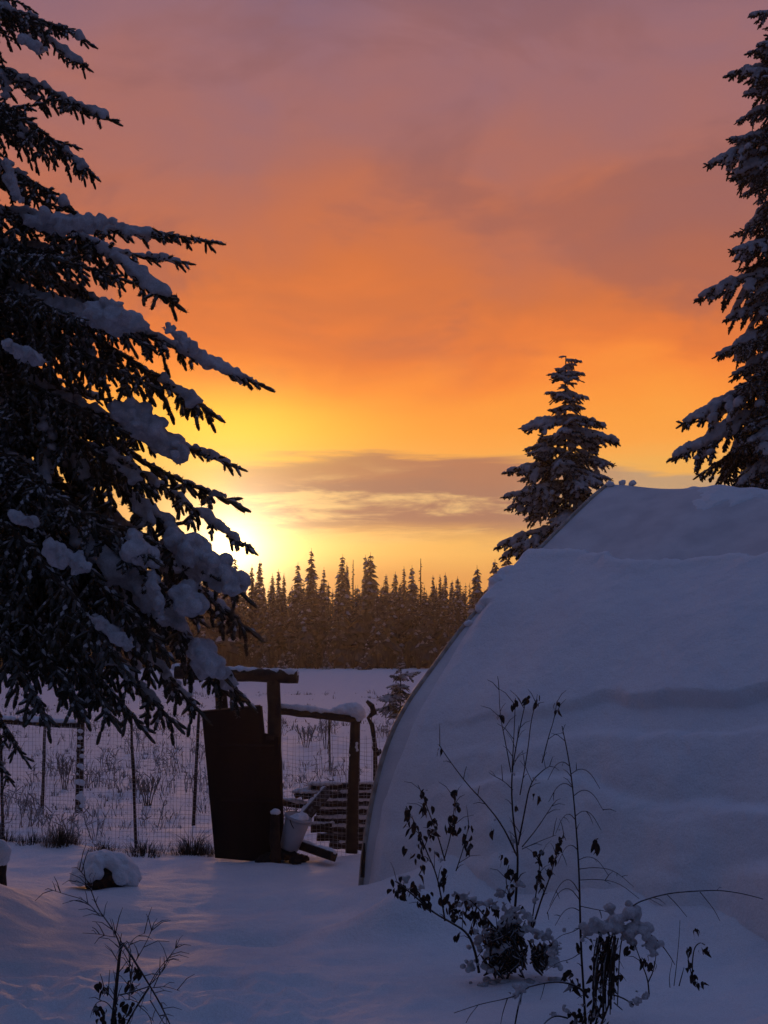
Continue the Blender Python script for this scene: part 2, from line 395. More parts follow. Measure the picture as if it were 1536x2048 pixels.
# ------------------------------------------------------------------ hoop house
AXL = 9.5
prof_px = [(720, 1772), (724, 1735), (733, 1665), (745, 1595), (757, 1545), (773, 1490), (800, 1430), (832, 1380), (866, 1335),
           (905, 1280), (948, 1226), (1004, 1168), (1070, 1106), (1140, 1036), (1190, 988), (1220, 965)]
nv = np.array([-hd[1], hd[0]])
prof = []
for (px, py) in prof_px:
    cx, cy = (px - 768.0) / F, (1024.0 - py) / F
    dr = np.array([cx, CT - ST * cy, ST + CT * cy])
    k = (nv @ np.array([B0.x, B0.y])) / (nv @ dr[:2])
    p = dr * k
    prof.append(((p[0] - B0.x) * hd[0] + (p[1] - B0.y) * hd[1], p[2] + CAM_Z))
prof = np.array(prof); prof[:, 0] = np.maximum.accumulate(prof[:, 0])
prof[0, 1] = -0.15
lenp = np.concatenate([[0], np.cumsum(np.hypot(*np.diff(prof, axis=0).T))])
full_s = np.concatenate([prof[:, 0], 2 * HALF - prof[::-1][1:, 0]]); full_z = np.concatenate([prof[:, 1], prof[::-1][1:, 1]])
full_l = np.concatenate([lenp, 2 * lenp[-1] - lenp[::-1][1:]])
def hoop_pt(a, l):               # a metres along, l metres of arc from the near foot
    s = np.interp(l, full_l, full_s); z = np.interp(l, full_l, full_z)
    sag = 0.27 * sstep(a, -0.4, 3.2)
    z = z - sag * (z / 4.5) ** 2 * np.sign(z)
    dip = 0.045 * np.sin(math.pi * np.asarray(a, float) / 1.6) ** 2 * np.clip(z / 1.0, 0, 1); z = z - dip
    return np.stack([B0.x + hd[0] * s + ax[0] * a, B0.y + hd[1] * s + ax[1] * a, z], -1)
# smooth the traced hoop
_l = np.linspace(0, lenp[-1], 200); _s = np.interp(_l, lenp, prof[:, 0]); _z = np.interp(_l, lenp, prof[:, 1])
_k = np.ones(15) / 15
_s2 = np.convolve(np.pad(_s, 7, mode='reflect', reflect_type='odd'), _k, 'valid'); _z2 = np.convolve(np.pad(_z, 7, mode='reflect', reflect_type='odd'), _k, 'valid')
full_s = np.concatenate([_s2, 2 * _s2[-1] - _s2[::-1][1:]]); full_z = np.concatenate([_z2, _z2[::-1][1:]])
full_l = np.concatenate([_l, 2 * _l[-1] - _l[::-1][1:]])
LMAX = full_l[-1]; LH = LMAX / 2
hh = thing('hoop_house', 'large hoop greenhouse buried in snow on the right', 'greenhouse', (B0.x, B0.y, 0))
def grid_faces(n, m):
    i = (np.arange(n - 1)[:, None] * m + np.arange(m - 1)[None]).ravel()
    return np.stack([i, i + 1, i + m + 1, i + m], -1)
AA = np.linspace(0, AXL, 96); LL = np.linspace(0, LMAX, 160)
A2, L2 = np.meshgrid(AA, LL, indexing='ij')
pc = hoop_pt(A2, L2)
mb = MB(); mb.add(pc.reshape(-1, 3), grid_faces(*A2.shape)); rel(mb, hh.location); mb.build('cover', FILM, hh)
for a in (0.0, 1.6, 3.2, 4.8, 6.4, 8.0, AXL):
    mb = MB(); pp = hoop_pt(np.full(90, a), np.linspace(0, LMAX, 90)); pp[:, 2] -= 0.03 if a > 0 else 0.0
    mb.tube(pp, 0.030 if a == 0 else 0.022, 8); rel(mb, hh.location); mb.build('hoop', PIPE, hh)
for a, sg in ((0.02, 1), (AXL - 0.02, -1)):
    mb = MB(); pp = hoop_pt(np.full(60, a), np.linspace(0, LMAX, 60)); qq = pp.copy(); qq[:, 2] = -0.15
    pp2 = pp + np.array([ax[0], ax[1], 0]) * sg * 0.02; qq2 = qq + np.array([ax[0], ax[1], 0]) * sg * 0.02
    for u, v in ((pp, qq), (pp2, qq2)):
        mb.add(np.vstack([u, v]), [(i, i + 1, 61 + i, 60 + i) for i in range(59)])
    rel(mb, hh.location); mb.build('end_wall', FILM, hh)
# snow lying on the cover: a thin crust on top, a thick slab below the break, ledges and slumps lower down
AS = np.linspace(0, AXL, 330); LS = np.linspace(0, LH * 1.25, 300)
A3, L3 = np.meshgrid(AS, LS, indexing='ij')
base = hoop_pt(A3, L3)
du = np.gradient(base, axis=0); dv = np.gradient(base, axis=1); nn = np.cross(du, dv); nn /= np.linalg.norm(nn, axis=-1, keepdims=True) + 1e-9
if nn[10, 60, 1] > 0: nn = -nn
PX, PY = proj(base)
aw = fbm(A3 * 1.1, L3 * 0.5, 61, 3)
edge = np.interp(PX, [1000, 1075, 1250, 1320, 1440, 1536, 1900], [1104, 1112, 1128, 1134, 1130, 1122, 1110]) + 20 * fbm(A3 * 6, A3 * 0, 66, 4) + 20 * aw
crust = -0.022 + 0.10 * np.maximum(0, fbm(A3 * 2.0, L3 * 2.0, 71, 4) - 0.16)
slab = 0.15 + 0.06 * fbm(A3 * 0.8, L3 * 0.8, 73, 3)
t = np.where(PY < edge, crust, crust + (slab - crust) * sstep(PY, edge, edge + 6))
t = t + 0.03 * np.exp(-((PY - edge - 16) / 10) ** 2)
# crust broken near the ridge
brk = np.interp(PX, [1300, 1360, 1420, 1480, 1560, 1800], [1040, 1020, 1016, 1000, 992, 985]) + 36 * fbm(A3 * 6, A3 * 0, 77, 4)
t = t + np.where((PX > 1350), (0.045 + 0.06 * fbm(A3 * 5, L3 * 5, 78, 3)) * (1 - sstep(PY, brk - 3, brk + 4)), 0.0) * sstep(PX + 60 * fbm(A3 * 6, L3 * 6, 79, 3), 1340, 1440) * (L3 < LH)
# ledge with a scooped hollow
led = np.interp(PX, [760, 900, 1000, 1100, 1200, 1290, 1340, 1400, 1480, 1536, 1800], [1470, 1446, 1444, 1432, 1418, 1412, 1402, 1404, 1408, 1392, 1370]) + 42 * fbm(A3 * 1.6, L3 * 0.3 + 5, 81, 4)
deep = np.interp(PX, [800, 1000, 1150, 1250, 1330, 1480, 1536, 1900], [0.02, 0.035, 0.04, 0.05, 0.085, 0.09, 0.075, 0.05])
t = t - 2.0 * deep * sstep(PY, led - 3, led + 9) * (1 - sstep(PY, led + 45, led + 80) * 0.75)
# slumped waves toward the foot
for (xs, ys, amp, w, sd) in (([800, 960, 1060, 1180, 1260, 1330, 1420, 1536, 1800], [1590, 1568, 1556, 1566, 1600, 1618, 1612, 1630, 1660], 0.17, 11, 91),
                         ([900, 1010, 1100, 1200, 1330, 1420, 1536, 1800], [1660, 1640, 1600, 1612, 1650, 1640, 1612, 1600], 0.10, 15, 93),
                         ([760, 900, 1040, 1180, 1290, 1400, 1536, 1800], [1740, 1716, 1712, 1700, 1730, 1752, 1740, 1745], 0.20, 18, 95)):
    ln = np.interp(PX, xs, ys) + 60 * fbm(A3 * 1.4, L3 * 0.3 + sd, sd, 4)
    vary = np.clip(0.55 + 2.6 * fbm(A3 * 0.8 + sd, L3 * 0.3, sd + 1, 3), 0.12, 1.25); wv = w * (0.7 + 2.2 * np.clip(0.5 + 2 * fbm(A3 * 0.6, L3 * 0.4 + sd, sd + 2, 2), 0, 1))
    t = t + amp * vary * sstep(PY, ln - wv * 0.4, ln + wv)
t = t + 0.10 * fbm(A3 * 1.5, L3 * 1.9, 97, 4) * sstep(PY, 1400, 1560)
t = t + 0.02 * fbm(A3 * 6, L3 * 6, 99, 3) + 0.012 * sstep(PY, 1400, 1500) * fbm(A3 * 14, L3 * 14, 98, 2)
# bare film along the end hoop low down, and a lump hanging over the edge higher up
bare_w = np.interp(base[..., 2], [0.0, 0.9, 1.4, 2.0, 2.4, 2.8], [0.02, 0.04, 0.09, 0.09, 0.03, 0.0]) + 0.08 * fbm(L3 * 1.6, A3 * 0.6, 103, 3)
t = np.where((PY > edge + 10) & (L3 < LH), np.maximum(t, 0.02), t)
t = np.where((t > 0) & (L3 < LH), t * (1 - (1 - sstep(base[..., 2], 2.3, 3.0)) * 0.8 * (1 - sstep(A3 + 0.5 * fbm(L3 * 1.2, A3, 107, 3), 0.0, 2.0))), t)
t = np.where(base[..., 2] < 2.9, t - (t + 0.03) * (1 - sstep(A3, bare_w, bare_w + 0.30)), t)
t = t * np.where(base[..., 2] >= 2.7, sstep(A3, -0.08, 0.10), 1.0)
t = np.where(L3 > LH * 1.05, np.minimum(t, 0.01) - 0.05 * sstep(L3, LH * 1.1, LH * 1.22), t)
sp_ = base + nn * t[..., None]
over = np.clip(0.10 - A3, 0, 1) * 0.0
mb = MB(); mb.add(sp_.reshape(-1, 3), grid_faces(*A3.shape)); rel(mb, hh.location); mb.build('snow', SNOW, hh)
# lumps that overhang the end hoop
bl = []
for (px, py, r) in ((1000, 1172, 0.19), (1022, 1160, 0.19), (988, 1182, 0.12), (1045, 1148, 0.15), (960, 1222, 0.07), (935, 1245, 0.06), (1075, 1120, 0.09), (1100, 1122, 0.08), (1245, 968, 0.05), (1268, 966, 0.045), (1222, 972, 0.06)):
    i = np.argmin((PX[2:12] - px) ** 2 + (PY[2:12] - py) ** 2); p = base[2:12].reshape(-1, 3)[i]
    bl.append((p[0] - hh.location.x, p[1] - hh.location.y, p[2] + 0.02, r, r, r * 0.8))
put('snow', snow_mesh('overhang_snow', bl, 0.02, SNOW, 0.4, 3), hh)
mb = MB()                        # short peg left standing at the foot of the end hoop
f0 = at(724, 1755, 15.4); f1 = at(729, 1686, 15.45)
mb.tube([f0, f0.lerp(f1, 0.5), f1], [0.022, 0.018, 0.010], 7, wob=0.25); rel(mb, hh.location); mb.build('foot_peg', DARKWOOD, hh)

# ------------------------------------------------------------------ spruce branches
def twig_template(seed, nneed=22):
    r = np.random.default_rng(seed); mb = MB()
    mb.tube([(0, 0, 0), (0.35, 0, 0), (0.8, 0, 0), (1.0, 0, 0)], [0.008, 0.0115, 0.0105, 0.005], 5, cap=True)
    v, f = [], []
    for k in range(nneed):
        x = (k + r.random()) / nneed * 0.98; a = r.random() * 6.283; l = 0.018 + 0.009 * r.random()
        c, s = math.cos(a), math.sin(a); w = 0.0032
        n = len(v)
        v += [(x, -s * w, c * w), (x, s * w, -c * w), (x + 0.05 + 0.05 * r.random(), c * l, s * l)]
        f.append((n, n + 1, n + 2))
    mb.add(v, f)
    V = np.vstack(mb.v)
    tris = []
    for ff, m in mb.f:
        if ff.shape[1] == 4: tris += [ff[:, [0, 1, 2]], ff[:, [0, 2, 3]]]
        else: tris.append(ff)
    return V, np.vstack(tris)
TWIGS = [twig_template(s) for s in range(5)]
def frames(D):
    D = D / (np.linalg.norm(D, axis=1, keepdims=True) + 1e-9)
    ref = np.tile(np.array([0, 0, 1.0]), (len(D), 1)); ref[np.abs(D[:, 2]) > 0.95] = (1, 0, 0)
    A = np.cross(ref, D); A /= np.linalg.norm(A, axis=1, keepdims=True) + 1e-9
    return D, A, np.cross(D, A)
def branch_meshes(name, L, seed, droop=0.16, hang=0.45, dens=1.0, fat=1.0, snow=1.0, width=0.42, twig=0.11, voxel=0.022, bare=0.0, slim=0.0):
    """one limb along +x: wood, needles (one mesh) and the snow lying on it (another); returns tip height too"""
    r = np.random.default_rng(seed)
    n = 14; u = np.linspace(0, 1, n)
    zc = 0.10 * L * np.sin(u * 2.2) - droop * L * u ** 1.8 + 0.30 * L * np.clip(u - 0.7, 0, 1) ** 1.5 * r.random() + 0.022 * L * np.sin(u * (4 + 4 * r.random()) + 6 * r.random()) * u
    yc = 0.14 * L * np.cumsum(r.normal(0, 0.35, n)) / n ** 0.5; yc -= yc[0]
    P = np.stack([u * L, yc, zc], -1)
    mb = MB(); mb.tube(P, (0.016 + 0.010 * L) * (1 - 0.86 * u), 6, 1, cap=False)
    T0, TD, TL = [], [], []      # twig starts, directions, lengths
    bl = []
    step = 0.062 / dens; x = 0.10 * L; side = 1
    def along(P, q):
        k = np.clip(q * (len(P) - 1), 0, len(P) - 1.001); i = int(k); w = k - i
        return P[i] * (1 - w) + P[i + 1] * w, P[i + 1] - P[i]
    # fuzz along the main stem
    for q in np.arange(0.15, 1.0, 0.05 / L):
        p, d = along(P, q); d = d / np.linalg.norm(d)
        T0.append(p); TD.append(d + r.normal(0, 0.12, 3)); TL.append(0.09)
        if r.random() < 0.8:
            dd = d + np.array([0, r.choice((-1, 1)) * 0.7, r.normal(-0.1, 0.4)]); T0.append(p); TD.append(dd); TL.append(twig * (0.5 + 0.7 * r.random()))
    while x < L * 0.97:
        q = x / L; p, d = along(P, q); d = d / np.linalg.norm(d); side = -side
        env = width * min(1.0, (1 - q) ** 1.35 * 1.7 + 0.07) * min(1, q * 3 + 0.3)
        ls = env * L * (0.55 + 0.6 * r.random()) * (0.5 if L > 2 else 0.75)
        ls = max(0.07, min(ls, 0.85))
        ang = math.radians(38 + 26 * r.random())
        yv = np.array([-d[1], d[0], 0]); yv /= np.linalg.norm(yv) + 1e-9
        sd = d * math.cos(ang) + yv * side * math.sin(ang)
        sd[2] += r.normal(-0.06, 0.16)
        m = max(3, int(ls / 0.07) + 1); uu = np.linspace(0, 1, m)
        h = hang * (0.5 + r.random())
        S = p[None] + uu[:, None] * ls * sd[None] + np.stack([0 * uu, 0 * uu, -h * ls * uu ** 1.6], -1)
        mb.tube(S, 0.0075 * (1 - 0.7 * uu) + 0.001, 4, 1, cap=False)
        for q2 in np.arange(0.06, 1.0, 0.045 / ls / fat):
            pp, dd = along(S, q2); dd = dd / np.linalg.norm(dd)
            T0.append(pp); TD.append(dd + r.normal(0, 0.12, 3)); TL.append(0.075)
            if r.random() < bare: continue
            for s2 in (-1, 1):
                if r.random() < 0.8:
                    sv = np.cross(dd, np.array([0, 0, 1.0])); sv /= np.linalg.norm(sv) + 1e-9
                    dv_ = dd * (0.5 + 0.5 * r.random()) + sv * s2 * (0.5 + 0.5 * r.random()) + np.array([0, 0, r.normal(-0.30 * hang / 0.45, 0.50)])
                    T0.append(pp); TD.append(dv_); TL.append(twig * (0.25 + 1.0 * r.random()) * (1 - 0.4 * q2))
        pp, dd = along(S, 0.999); T0.append(pp); TD.append(dd); TL.append(twig * 0.7)
        # snow on the side shoot
        if snow > 0 and r.random() < 0.55 * snow and ls > 0.16:
            for q2 in np.arange(0.12, 0.85, 0.055 / ls):
                if vnoise(np.array([x * 3 + q2 * 3.1]), np.array([seed * 1.7 + side]), 5)[0] > 0.40:
                    pp, dd = along(S, q2); rr = 0.020 + 0.020 * r.random() + 0.010 * snow
                    bl.append((*(pp + np.array([r.normal(0, .012), r.normal(0, .012), 0.014])), rr * 1.15, rr * 1.15, rr * 0.8))
        x += step * (0.4 + 1.2 * r.random()) * (1.0 + 0.9 * slim * q)
    pp, dd = along(P, 0.999); T0.append(pp); TD.append(dd); TL.append(twig)
    # snow along the limb, in pads with gaps
    if snow > 0:
        for q in np.arange(0.12, 0.97, 0.05 / L):
            w = vnoise(np.array([q * L * 2.1]), np.array([seed * 3.3]), 8)[0]
            if w < 0.20: continue
            p, d = along(P, q); rr = 0.80 * (0.036 + 0.075 * max(0, w - 0.48) * min(1.0, 2.2 * (1 - q) + 0.25)) * (0.7 + 0.5 * snow)
            bl.append((p[0], p[1] + r.normal(0, 0.02), p[2] + rr * 0.45, rr * 1.3, rr * 1.2, rr * 0.78))
            if w > 0.66:
                for s2 in (-1, 1):
                    o = rr * (0.9 + r.random()); bl.append((p[0] + r.normal(0, .03), p[1] + s2 * o, p[2] + rr * 0.15 - 0.25 * o, rr * 0.9, rr * 0.9, rr * 0.6))
    T0, TD, TL = np.array(T0), np.array(TD), np.array(TL)
    X, A, B = frames(TD)
    kind = r.integers(0, len(TWIGS), len(T0))
    for k, (V, Fc) in enumerate(TWIGS):
        idx = np.where(kind == k)[0]
        if not len(idx): continue
        W = (T0[idx, None] + V[None, :, 0:1] * TL[idx, None, None] * X[idx, None] + fat ** 0.5 * (V[None, :, 1:2] * A[idx, None] + V[None, :, 2:3] * B[idx, None]))
        Fa = Fc[None] + (np.arange(len(idx)) * len(V))[:, None, None]
        mb.add(W.reshape(-1, 3), Fa.reshape(-1, 3), 0)
    if snow > 0:
        pick = np.where(r.random(len(T0)) < 0.42)[0]
        oc = np.array([(1, 0, 0), (-1, 0, 0), (0, 1, 0), (0, -1, 0), (0, 0, 1), (0, 0, -0.6)], float)
        of = np.array([(0, 2, 4), (2, 1, 4), (1, 3, 4), (3, 0, 4), (2, 0, 5), (1, 2, 5), (3, 1, 5), (0, 3, 5)])
        up = np.array([0, 0, 1.0]); c = T0[pick] + X[pick] * (TL[pick] * (0.25 + 0.5 * r.random(len(pick))))[:, None] + up * 0.011 * fat ** 0.5
        lx = TL[pick] * (0.16 + 0.30 * r.random(len(pick))); lw = fat ** 0.5 * (0.008 + 0.008 * r.random(len(pick)))
        W = c[:, None] + oc[None, :, 0:1] * (X[pick] * lx[:, None])[:, None] + oc[None, :, 1:2] * (A[pick] * lw[:, None])[:, None] + oc[None, :, 2:3] * (up * lw[:, None] * 0.9)[:, None]
        Fa = of[None] + (np.arange(len(pick)) * 6)[:, None, None]
        mb.add(W.reshape(-1, 3), Fa.reshape(-1, 3), 2)
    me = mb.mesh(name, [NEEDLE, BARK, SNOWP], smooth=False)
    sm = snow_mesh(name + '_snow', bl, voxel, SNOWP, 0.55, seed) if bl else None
    return dict(me=me, snow=sm, L=L, tip=(float(P[-1, 1]), float(P[-1, 2])))
def hang_branch(tree, var, root, az, pitch, length, snow=True, zs=1.0, roll=0.0, low=None):
    s = length / var['L']
    if low is not None:
        M0 = Matrix.Translation(tree.location) @ Matrix.Translation(Vector(root)) @ Matrix.Rotation(az, 4, 'Z') @ Matrix.Rotation(-pitch, 4, 'Y')
        for q in (0.6, 1.0):
            tp = M0 @ Vector((length * q, var['tip'][0] * s * q, var['tip'][1] * s * q * q - 0.22 * length * q))
            if tp.z < 1.6 or proj(np.array(tp))[1] > low: return None
    o = put('branch', var['me'], tree)
    o.rotation_mode = 'XYZ'
    o.matrix_basis = Matrix.Translation(Vector(root)) @ Matrix.Rotation(az, 4, 'Z') @ Matrix.Rotation(-pitch, 4, 'Y') @ Matrix.Rotation(roll, 4, 'X') @ Matrix.Diagonal((s, s, s * zs, 1))
    if snow and var['snow'] is not None: put('snow', var['snow'], o)['kind'] = 'stuff'
    return o
def reach(tree, var, root, tip, snow=True):
    d = Vector(tip) - Vector(root); h = math.hypot(d.x, d.y)
    az = math.atan2(d.y, d.x) - math.atan2(var['tip'][0], var['L'])
    pitch = math.atan2(d.z, h) - math.atan2(var['tip'][1], var['L'])
    return hang_branch(tree, var, root, az, pitch, d.length / math.hypot(1, *[q / var['L'] for q in var['tip']]), snow=snow)

VL = [branch_meshes('limb_long', 3.2, 100 + s, droop=0.10, hang=0.45, fat=1.3, snow=0.7 + 0.40 * (s % 2), width=0.34, slim=1.0, bare=0.25) for s in range(4)]
VM = [branch_meshes('limb_middle', 2.2, 200 + s, droop=0.16, hang=0.60, fat=1.3, snow=0.6 + 0.55 * (s % 2), width=0.44, slim=0.6, bare=0.15) for s in range(4)]
VH = [branch_meshes('limb_hanging', 2.4, 260 + s, droop=0.34, hang=0.95, fat=1.3, snow=0.6 + 0.3 * (s % 2), width=0.50, twig=0.12) for s in range(4)]
VS = [branch_meshes('limb_short', 1.2, 300 + s, droop=0.10, hang=0.40, snow=0.9, width=0.60, twig=0.10) for s in range(4)]

# ---- the big spruce whose limbs reach in from the left
TX, TY = -4.35, 13.0
big = thing('spruce_tree', 'huge dark spruce loaded with snow filling the left side', 'tree', (TX, TY, 0))
mb = MB(); zz = np.linspace(-0.1, 14.5, 16); mb.tube(np.stack([0.05 * np.sin(zz), 0.04 * np.cos(zz * 0.7), zz], -1), 0.24 * (1 - zz / 15.2) + 0.015, 12, wob=0.06)
mb.build('trunk', BARK, big)
explicit = [  # tip px, py, depth, limb set, limb index, how far the root sits above the tip per metre
    (142, 62, 12.8, VM, 0, 0.10), (176, 86, 12.5, VM, 1, 0.12), (172, 134, 12.9, VM, 2, 0.18), (224, 242, 12.6, VM, 3, 0.16), (188, 352, 12.4, VH, 0, 0.30),
    (142, 420, 12.2, VM, 1, 0.28), (432, 486, 12.6, VL, 0, 0.08), (372, 526, 12.4, VL, 1, 0.02), (350, 606, 12.3, VM, 2, 0.36), (526, 774, 12.5, VL, 3, 0.30),
    (424, 828, 12.2, VH, 0, 0.30), (300, 770, 12.0, VH, 2, 0.20), (250, 560, 12.0, VH, 1, 0.15), (290, 690, 12.2, VH, 3, 0.12), (240, 860, 12.1, VH, 2, 0.2), (300, 980, 12.3, VH, 0, 0.3), (380, 900, 12.6, VM, 3, 0.36), (474, 934, 13.0, VL, 1, 0.30), (496, 1096, 12.7, VL, 2, 0.45),
    (470, 1010, 13.2, VM, 0, 0.40), (486, 1190, 12.5, VH, 1, 0.45), (500, 1262, 13.0, VH, 2, 0.50), (440, 1345, 12.2, VH, 3, 0.52), (488, 1400, 13.5, VH, 0, 0.60),
    (400, 1425, 12.6, VH, 1, 0.55), (345, 1445, 12.2, VH, 2, 0.52), (288, 1462, 12.0, VH, 3, 0.55), (225, 1440, 11.6, VH, 1, 0.5), (170, 1430, 11.4, VH, 0, 0.5),
    (85, 1440, 11.2, VH, 2, 0.5), (50, 1520, 12.0, VH, 3, 0.6), (20, 1560, 12.3, VH, 1, 0.6), (330, 1300, 11.6, VH, 0, 0.45), (250, 1340, 11.2, VH, 3, 0.5),
    (400, 1240, 11.8, VL, 1, 0.42), (310, 1120, 11.3, VL, 3, 0.4), (420, 1150, 11.9, VL, 0, 0.42), (160, 640, 11.2, VL, 2, 0.2), (120, 520, 11.3, VM, 0, 0.2)]
for (px, py, Y, S, i, k) in explicit:
    tip = at(px, py, Y) - Vector((TX, TY, 0)); h = math.hypot(tip.x, tip.y)
    reach(big, S[i], (0, 0, tip.z + (k * 1.0 + (0.22 if py < 430 else 0.0) + random.gauss(0, 0.05)) * h), tip, snow=Y > 12.15)
r = np.random.default_rng(5)
z = 2.3; a0 = 0.0
while z < 13.6:
    R = float(np.interp(z, [1.8, 3, 4.6, 6, 8, 10, 13.6], [2.5, 2.6, 2.55, 2.1, 1.45, 1.1, 0.25]))
    for k in range(6 if z < 6.6 else 4):
        a0 += 2.399 + r.normal(0, 0.25)
        S = VS if R < 1.1 else (VM if R < 2.1 else (VH if z < 4.4 or r.random() < 0.4 else VM))
        v = S[r.integers(0, len(S))]
        az = a0 % (2 * math.pi); toward_right = math.cos(az)
        ln = R * (0.62 + 0.38 * r.random())
        slope = float(np.interp(z, [2, 4, 7, 13], [-0.42, -0.30, -0.12, 0.25])) + r.normal(0, 0.17)
        hang_branch(big, v, (0, 0, z + 0.1 * r.random()), az, slope, ln, snow=r.random() < 0.42, roll=r.normal(0, 0.5), low=1445)
    z += 0.155

for k, (x0, y0, x1, y1, th_, Y) in enumerate(((345, 1085, 470, 1165, 36, 12.1), (400, 1120, 478, 1185, 24, 12.0), (235, 812, 372, 915, 28, 12.2), (175, 622, 285, 650, 28, 11.7), (255, 1075, 300, 1130, 24, 11.5), (300, 1140, 325, 1240, 12, 11.5),
        (95, 1090, 170, 1135, 22, 11.2), (350, 1180, 400, 1215, 30, 11.7), (385, 1290, 440, 1345, 28, 11.8), (60, 440, 215, 448, 22, 12.0), (20, 690, 90, 725, 16, 11.2), (330, 655, 395, 700, 14, 12.1),
        (185, 1235, 270, 1300, 15, 11.3), (20, 1030, 80, 1050, 13, 11.2), (10, 320, 40, 400, 14, 11.8), (40, 75, 90, 100, 12, 12.3))):
    bl = []; rr = np.random.default_rng(800 + k); n = int(math.hypot(x1 - x0, y1 - y0) / 5) + 4
    for j in range(n * 3):
        u = rr.random(); env = 0.35 + 0.65 * math.sin(math.pi * min(1, u * 0.8 + 0.15)); sz = th_ * env * (0.36 + 0.42 * rr.random())
        c = at(x0 + (x1 - x0) * u + rr.normal(0, th_ * 0.25), y0 + (y1 - y0) * u + rr.normal(0, th_ * 0.35) * env, Y + rr.normal(0.0, 0.10)) - big.location
        m = sz / F * Y; bl.append((c.x, c.y, c.z, m, m * 1.3, m * 0.85))
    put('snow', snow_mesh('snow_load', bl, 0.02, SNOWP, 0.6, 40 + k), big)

# ---- the other two spruces behind the hoop house
def spruce(label, base, top_z, low_z, prof_z, prof_r, seed, slope, step, per, sets, explicit=(), snowp=1.0):
    tr = thing('spruce_tree', label, 'tree', base)
    H = top_z - base[2]
    mb = MB(); zz = np.linspace(-0.1, H, 14); mb.tube(np.stack([0.03 * np.sin(zz * 0.8), 0.03 * np.cos(zz), zz], -1), 0.020 * H * 0.6 * (1 - zz / (H * 1.02)) + 0.008, 9, wob=0.05)
    mb.build('trunk', BARK, tr)
    r = np.random.default_rng(seed); z = low_z; a0 = r.random() * 6
    for (px, py, Y, v, k) in explicit:
        tip = at(px, py, Y) - Vector(base); h = math.hypot(tip.x, tip.y)
        reach(tr, v, (0, 0, tip.z + k * h), tip)
    while z < H - 0.05:
        R = float(np.interp(z, prof_z, prof_r))
        for k in range(per):
            a0 += 2.399 + r.normal(0, 0.3)
            S = sets[0] if R < 0.7 else sets[1]
            v = S[r.integers(0, len(S))]
            hang_branch(tr, v, (0, 0, min(H - 0.03, z + r.normal(0, 0.10))), a0 % 6.283, float(np.interp(z, [0, H * 0.6, H], slope)) + r.normal(0, 0.16), max(0.14, R * (0.55 + 0.6 * r.random())), snow=r.random() < snowp, roll=r.normal(0, 0.2))
        z += step * (0.7 + 0.6 * r.random())
    return tr
VT = [branch_meshes('limb_tuft', 0.9, 400 + s, droop=0.10, hang=0.35, dens=0.8, fat=2.0, snow=2.3, width=0.8, twig=0.11, voxel=0.022) for s in range(4)]
VU = [branch_meshes('limb_bushy', 1.6, 420 + s, droop=0.20, hang=0.55, dens=0.8, fat=1.9, snow=2.2, width=0.62, twig=0.12, voxel=0.025) for s in range(4)]
mid = at(1137, 1273, 27.0); midtop = at(1133, 714, 27.0)
spruce('slender snowy spruce rising behind the peak of the hoop house', (mid.x, 27.0, -0.3), midtop.z + 0.02, 1.2,
       [0, 1.5, 3.5, 5.0, 6.3, 7.0, 7.9], [1.5, 1.5, 1.35, 1.1, 0.72, 0.42, 0.30], 12, (-0.34, -0.20, 0.05), 0.15, 4, (VT, VU),
       [(1008, 994, 26.9, VU[0], 0.16), (1016, 945, 26.9, VT[0], 0.12), (1046, 856, 27.0, VT[1], 0.14), (1232, 886, 27.0, VT[2], 0.22), (1206, 853, 27.1, VT[3], 0.20),
        (1222, 960, 26.8, VU[1], 0.25), (1096, 750, 27.0, VT[0], 0.05), (1168, 750, 27.0, VT[2], 0.12), (1118, 714, 27.0, VT[1], 0.05), (1162, 724, 27.0, VT[3], 0.10),
        (995, 1095, 26.8, VU[2], 0.28), (1050, 900, 27.1, VU[3], 0.12)])
rb = at(1600, 1273, 23.0); rtop = at(1585, -70, 23.0)
spruce('tall dark spruce at the right edge behind the hoop house', (rb.x, 23.0, -0.2), rtop.z, 1.8,
       [0, 3, 5, 7, 9, 11, 13.2], [2.0, 2.0, 1.75, 1.25, 1.0, 0.85, 0.2], 31, (-0.50, -0.36, 0.0), 0.17, 5, (VT, VU),
       [(1348, 916, 22.8, VU[0], 0.42), (1366, 848, 23.0, VU[1], 0.38), (1398, 598, 23.0, VU[2], 0.32), (1434, 712, 22.9, VU[3], 0.35), (1416, 330, 23.0, VU[1], 0.34),
        (1458, 152, 23.0, VT[0], 0.20), (1470, 345, 22.9, VT[1], 0.3), (1492, 190, 23.0, VT[2], 0.2), (1502, 32, 23.0, VT[3], 0.12), (1496, 108, 23.0, VT[0], 0.2),
        (1470, 520, 22.9, VU[0], 0.5), (1452, 640, 22.9, VU[2], 0.3), (1466, 750, 22.8, VU[3], 0.4), (1472, 898, 22.7, VU[1], 0.3), (1500, 950, 22.5, VU[2], 0.5), (1480, 970, 22.4, VU[0], 0.5)], snowp=0.4)
sap = Vector((0, 0, 0)); sb = at(800, 1434, 46.0); st_ = at(796, 1326, 46.0)
spruce('little spruce sapling in the field beside the hoop house edge', (sb.x, 46.0, sb.z), st_.z, 0.12,
       [0, 0.4, 0.9, 1.7], [0.75, 0.70, 0.42, 0.08], 44, (-0.10, 0.05, 0.3), 0.17, 4, (VT, VU), [(838, 1345, 46.2, VT[0], -0.3), (760, 1398, 45.8, VT[1], 0.05)], snowp=0.4)

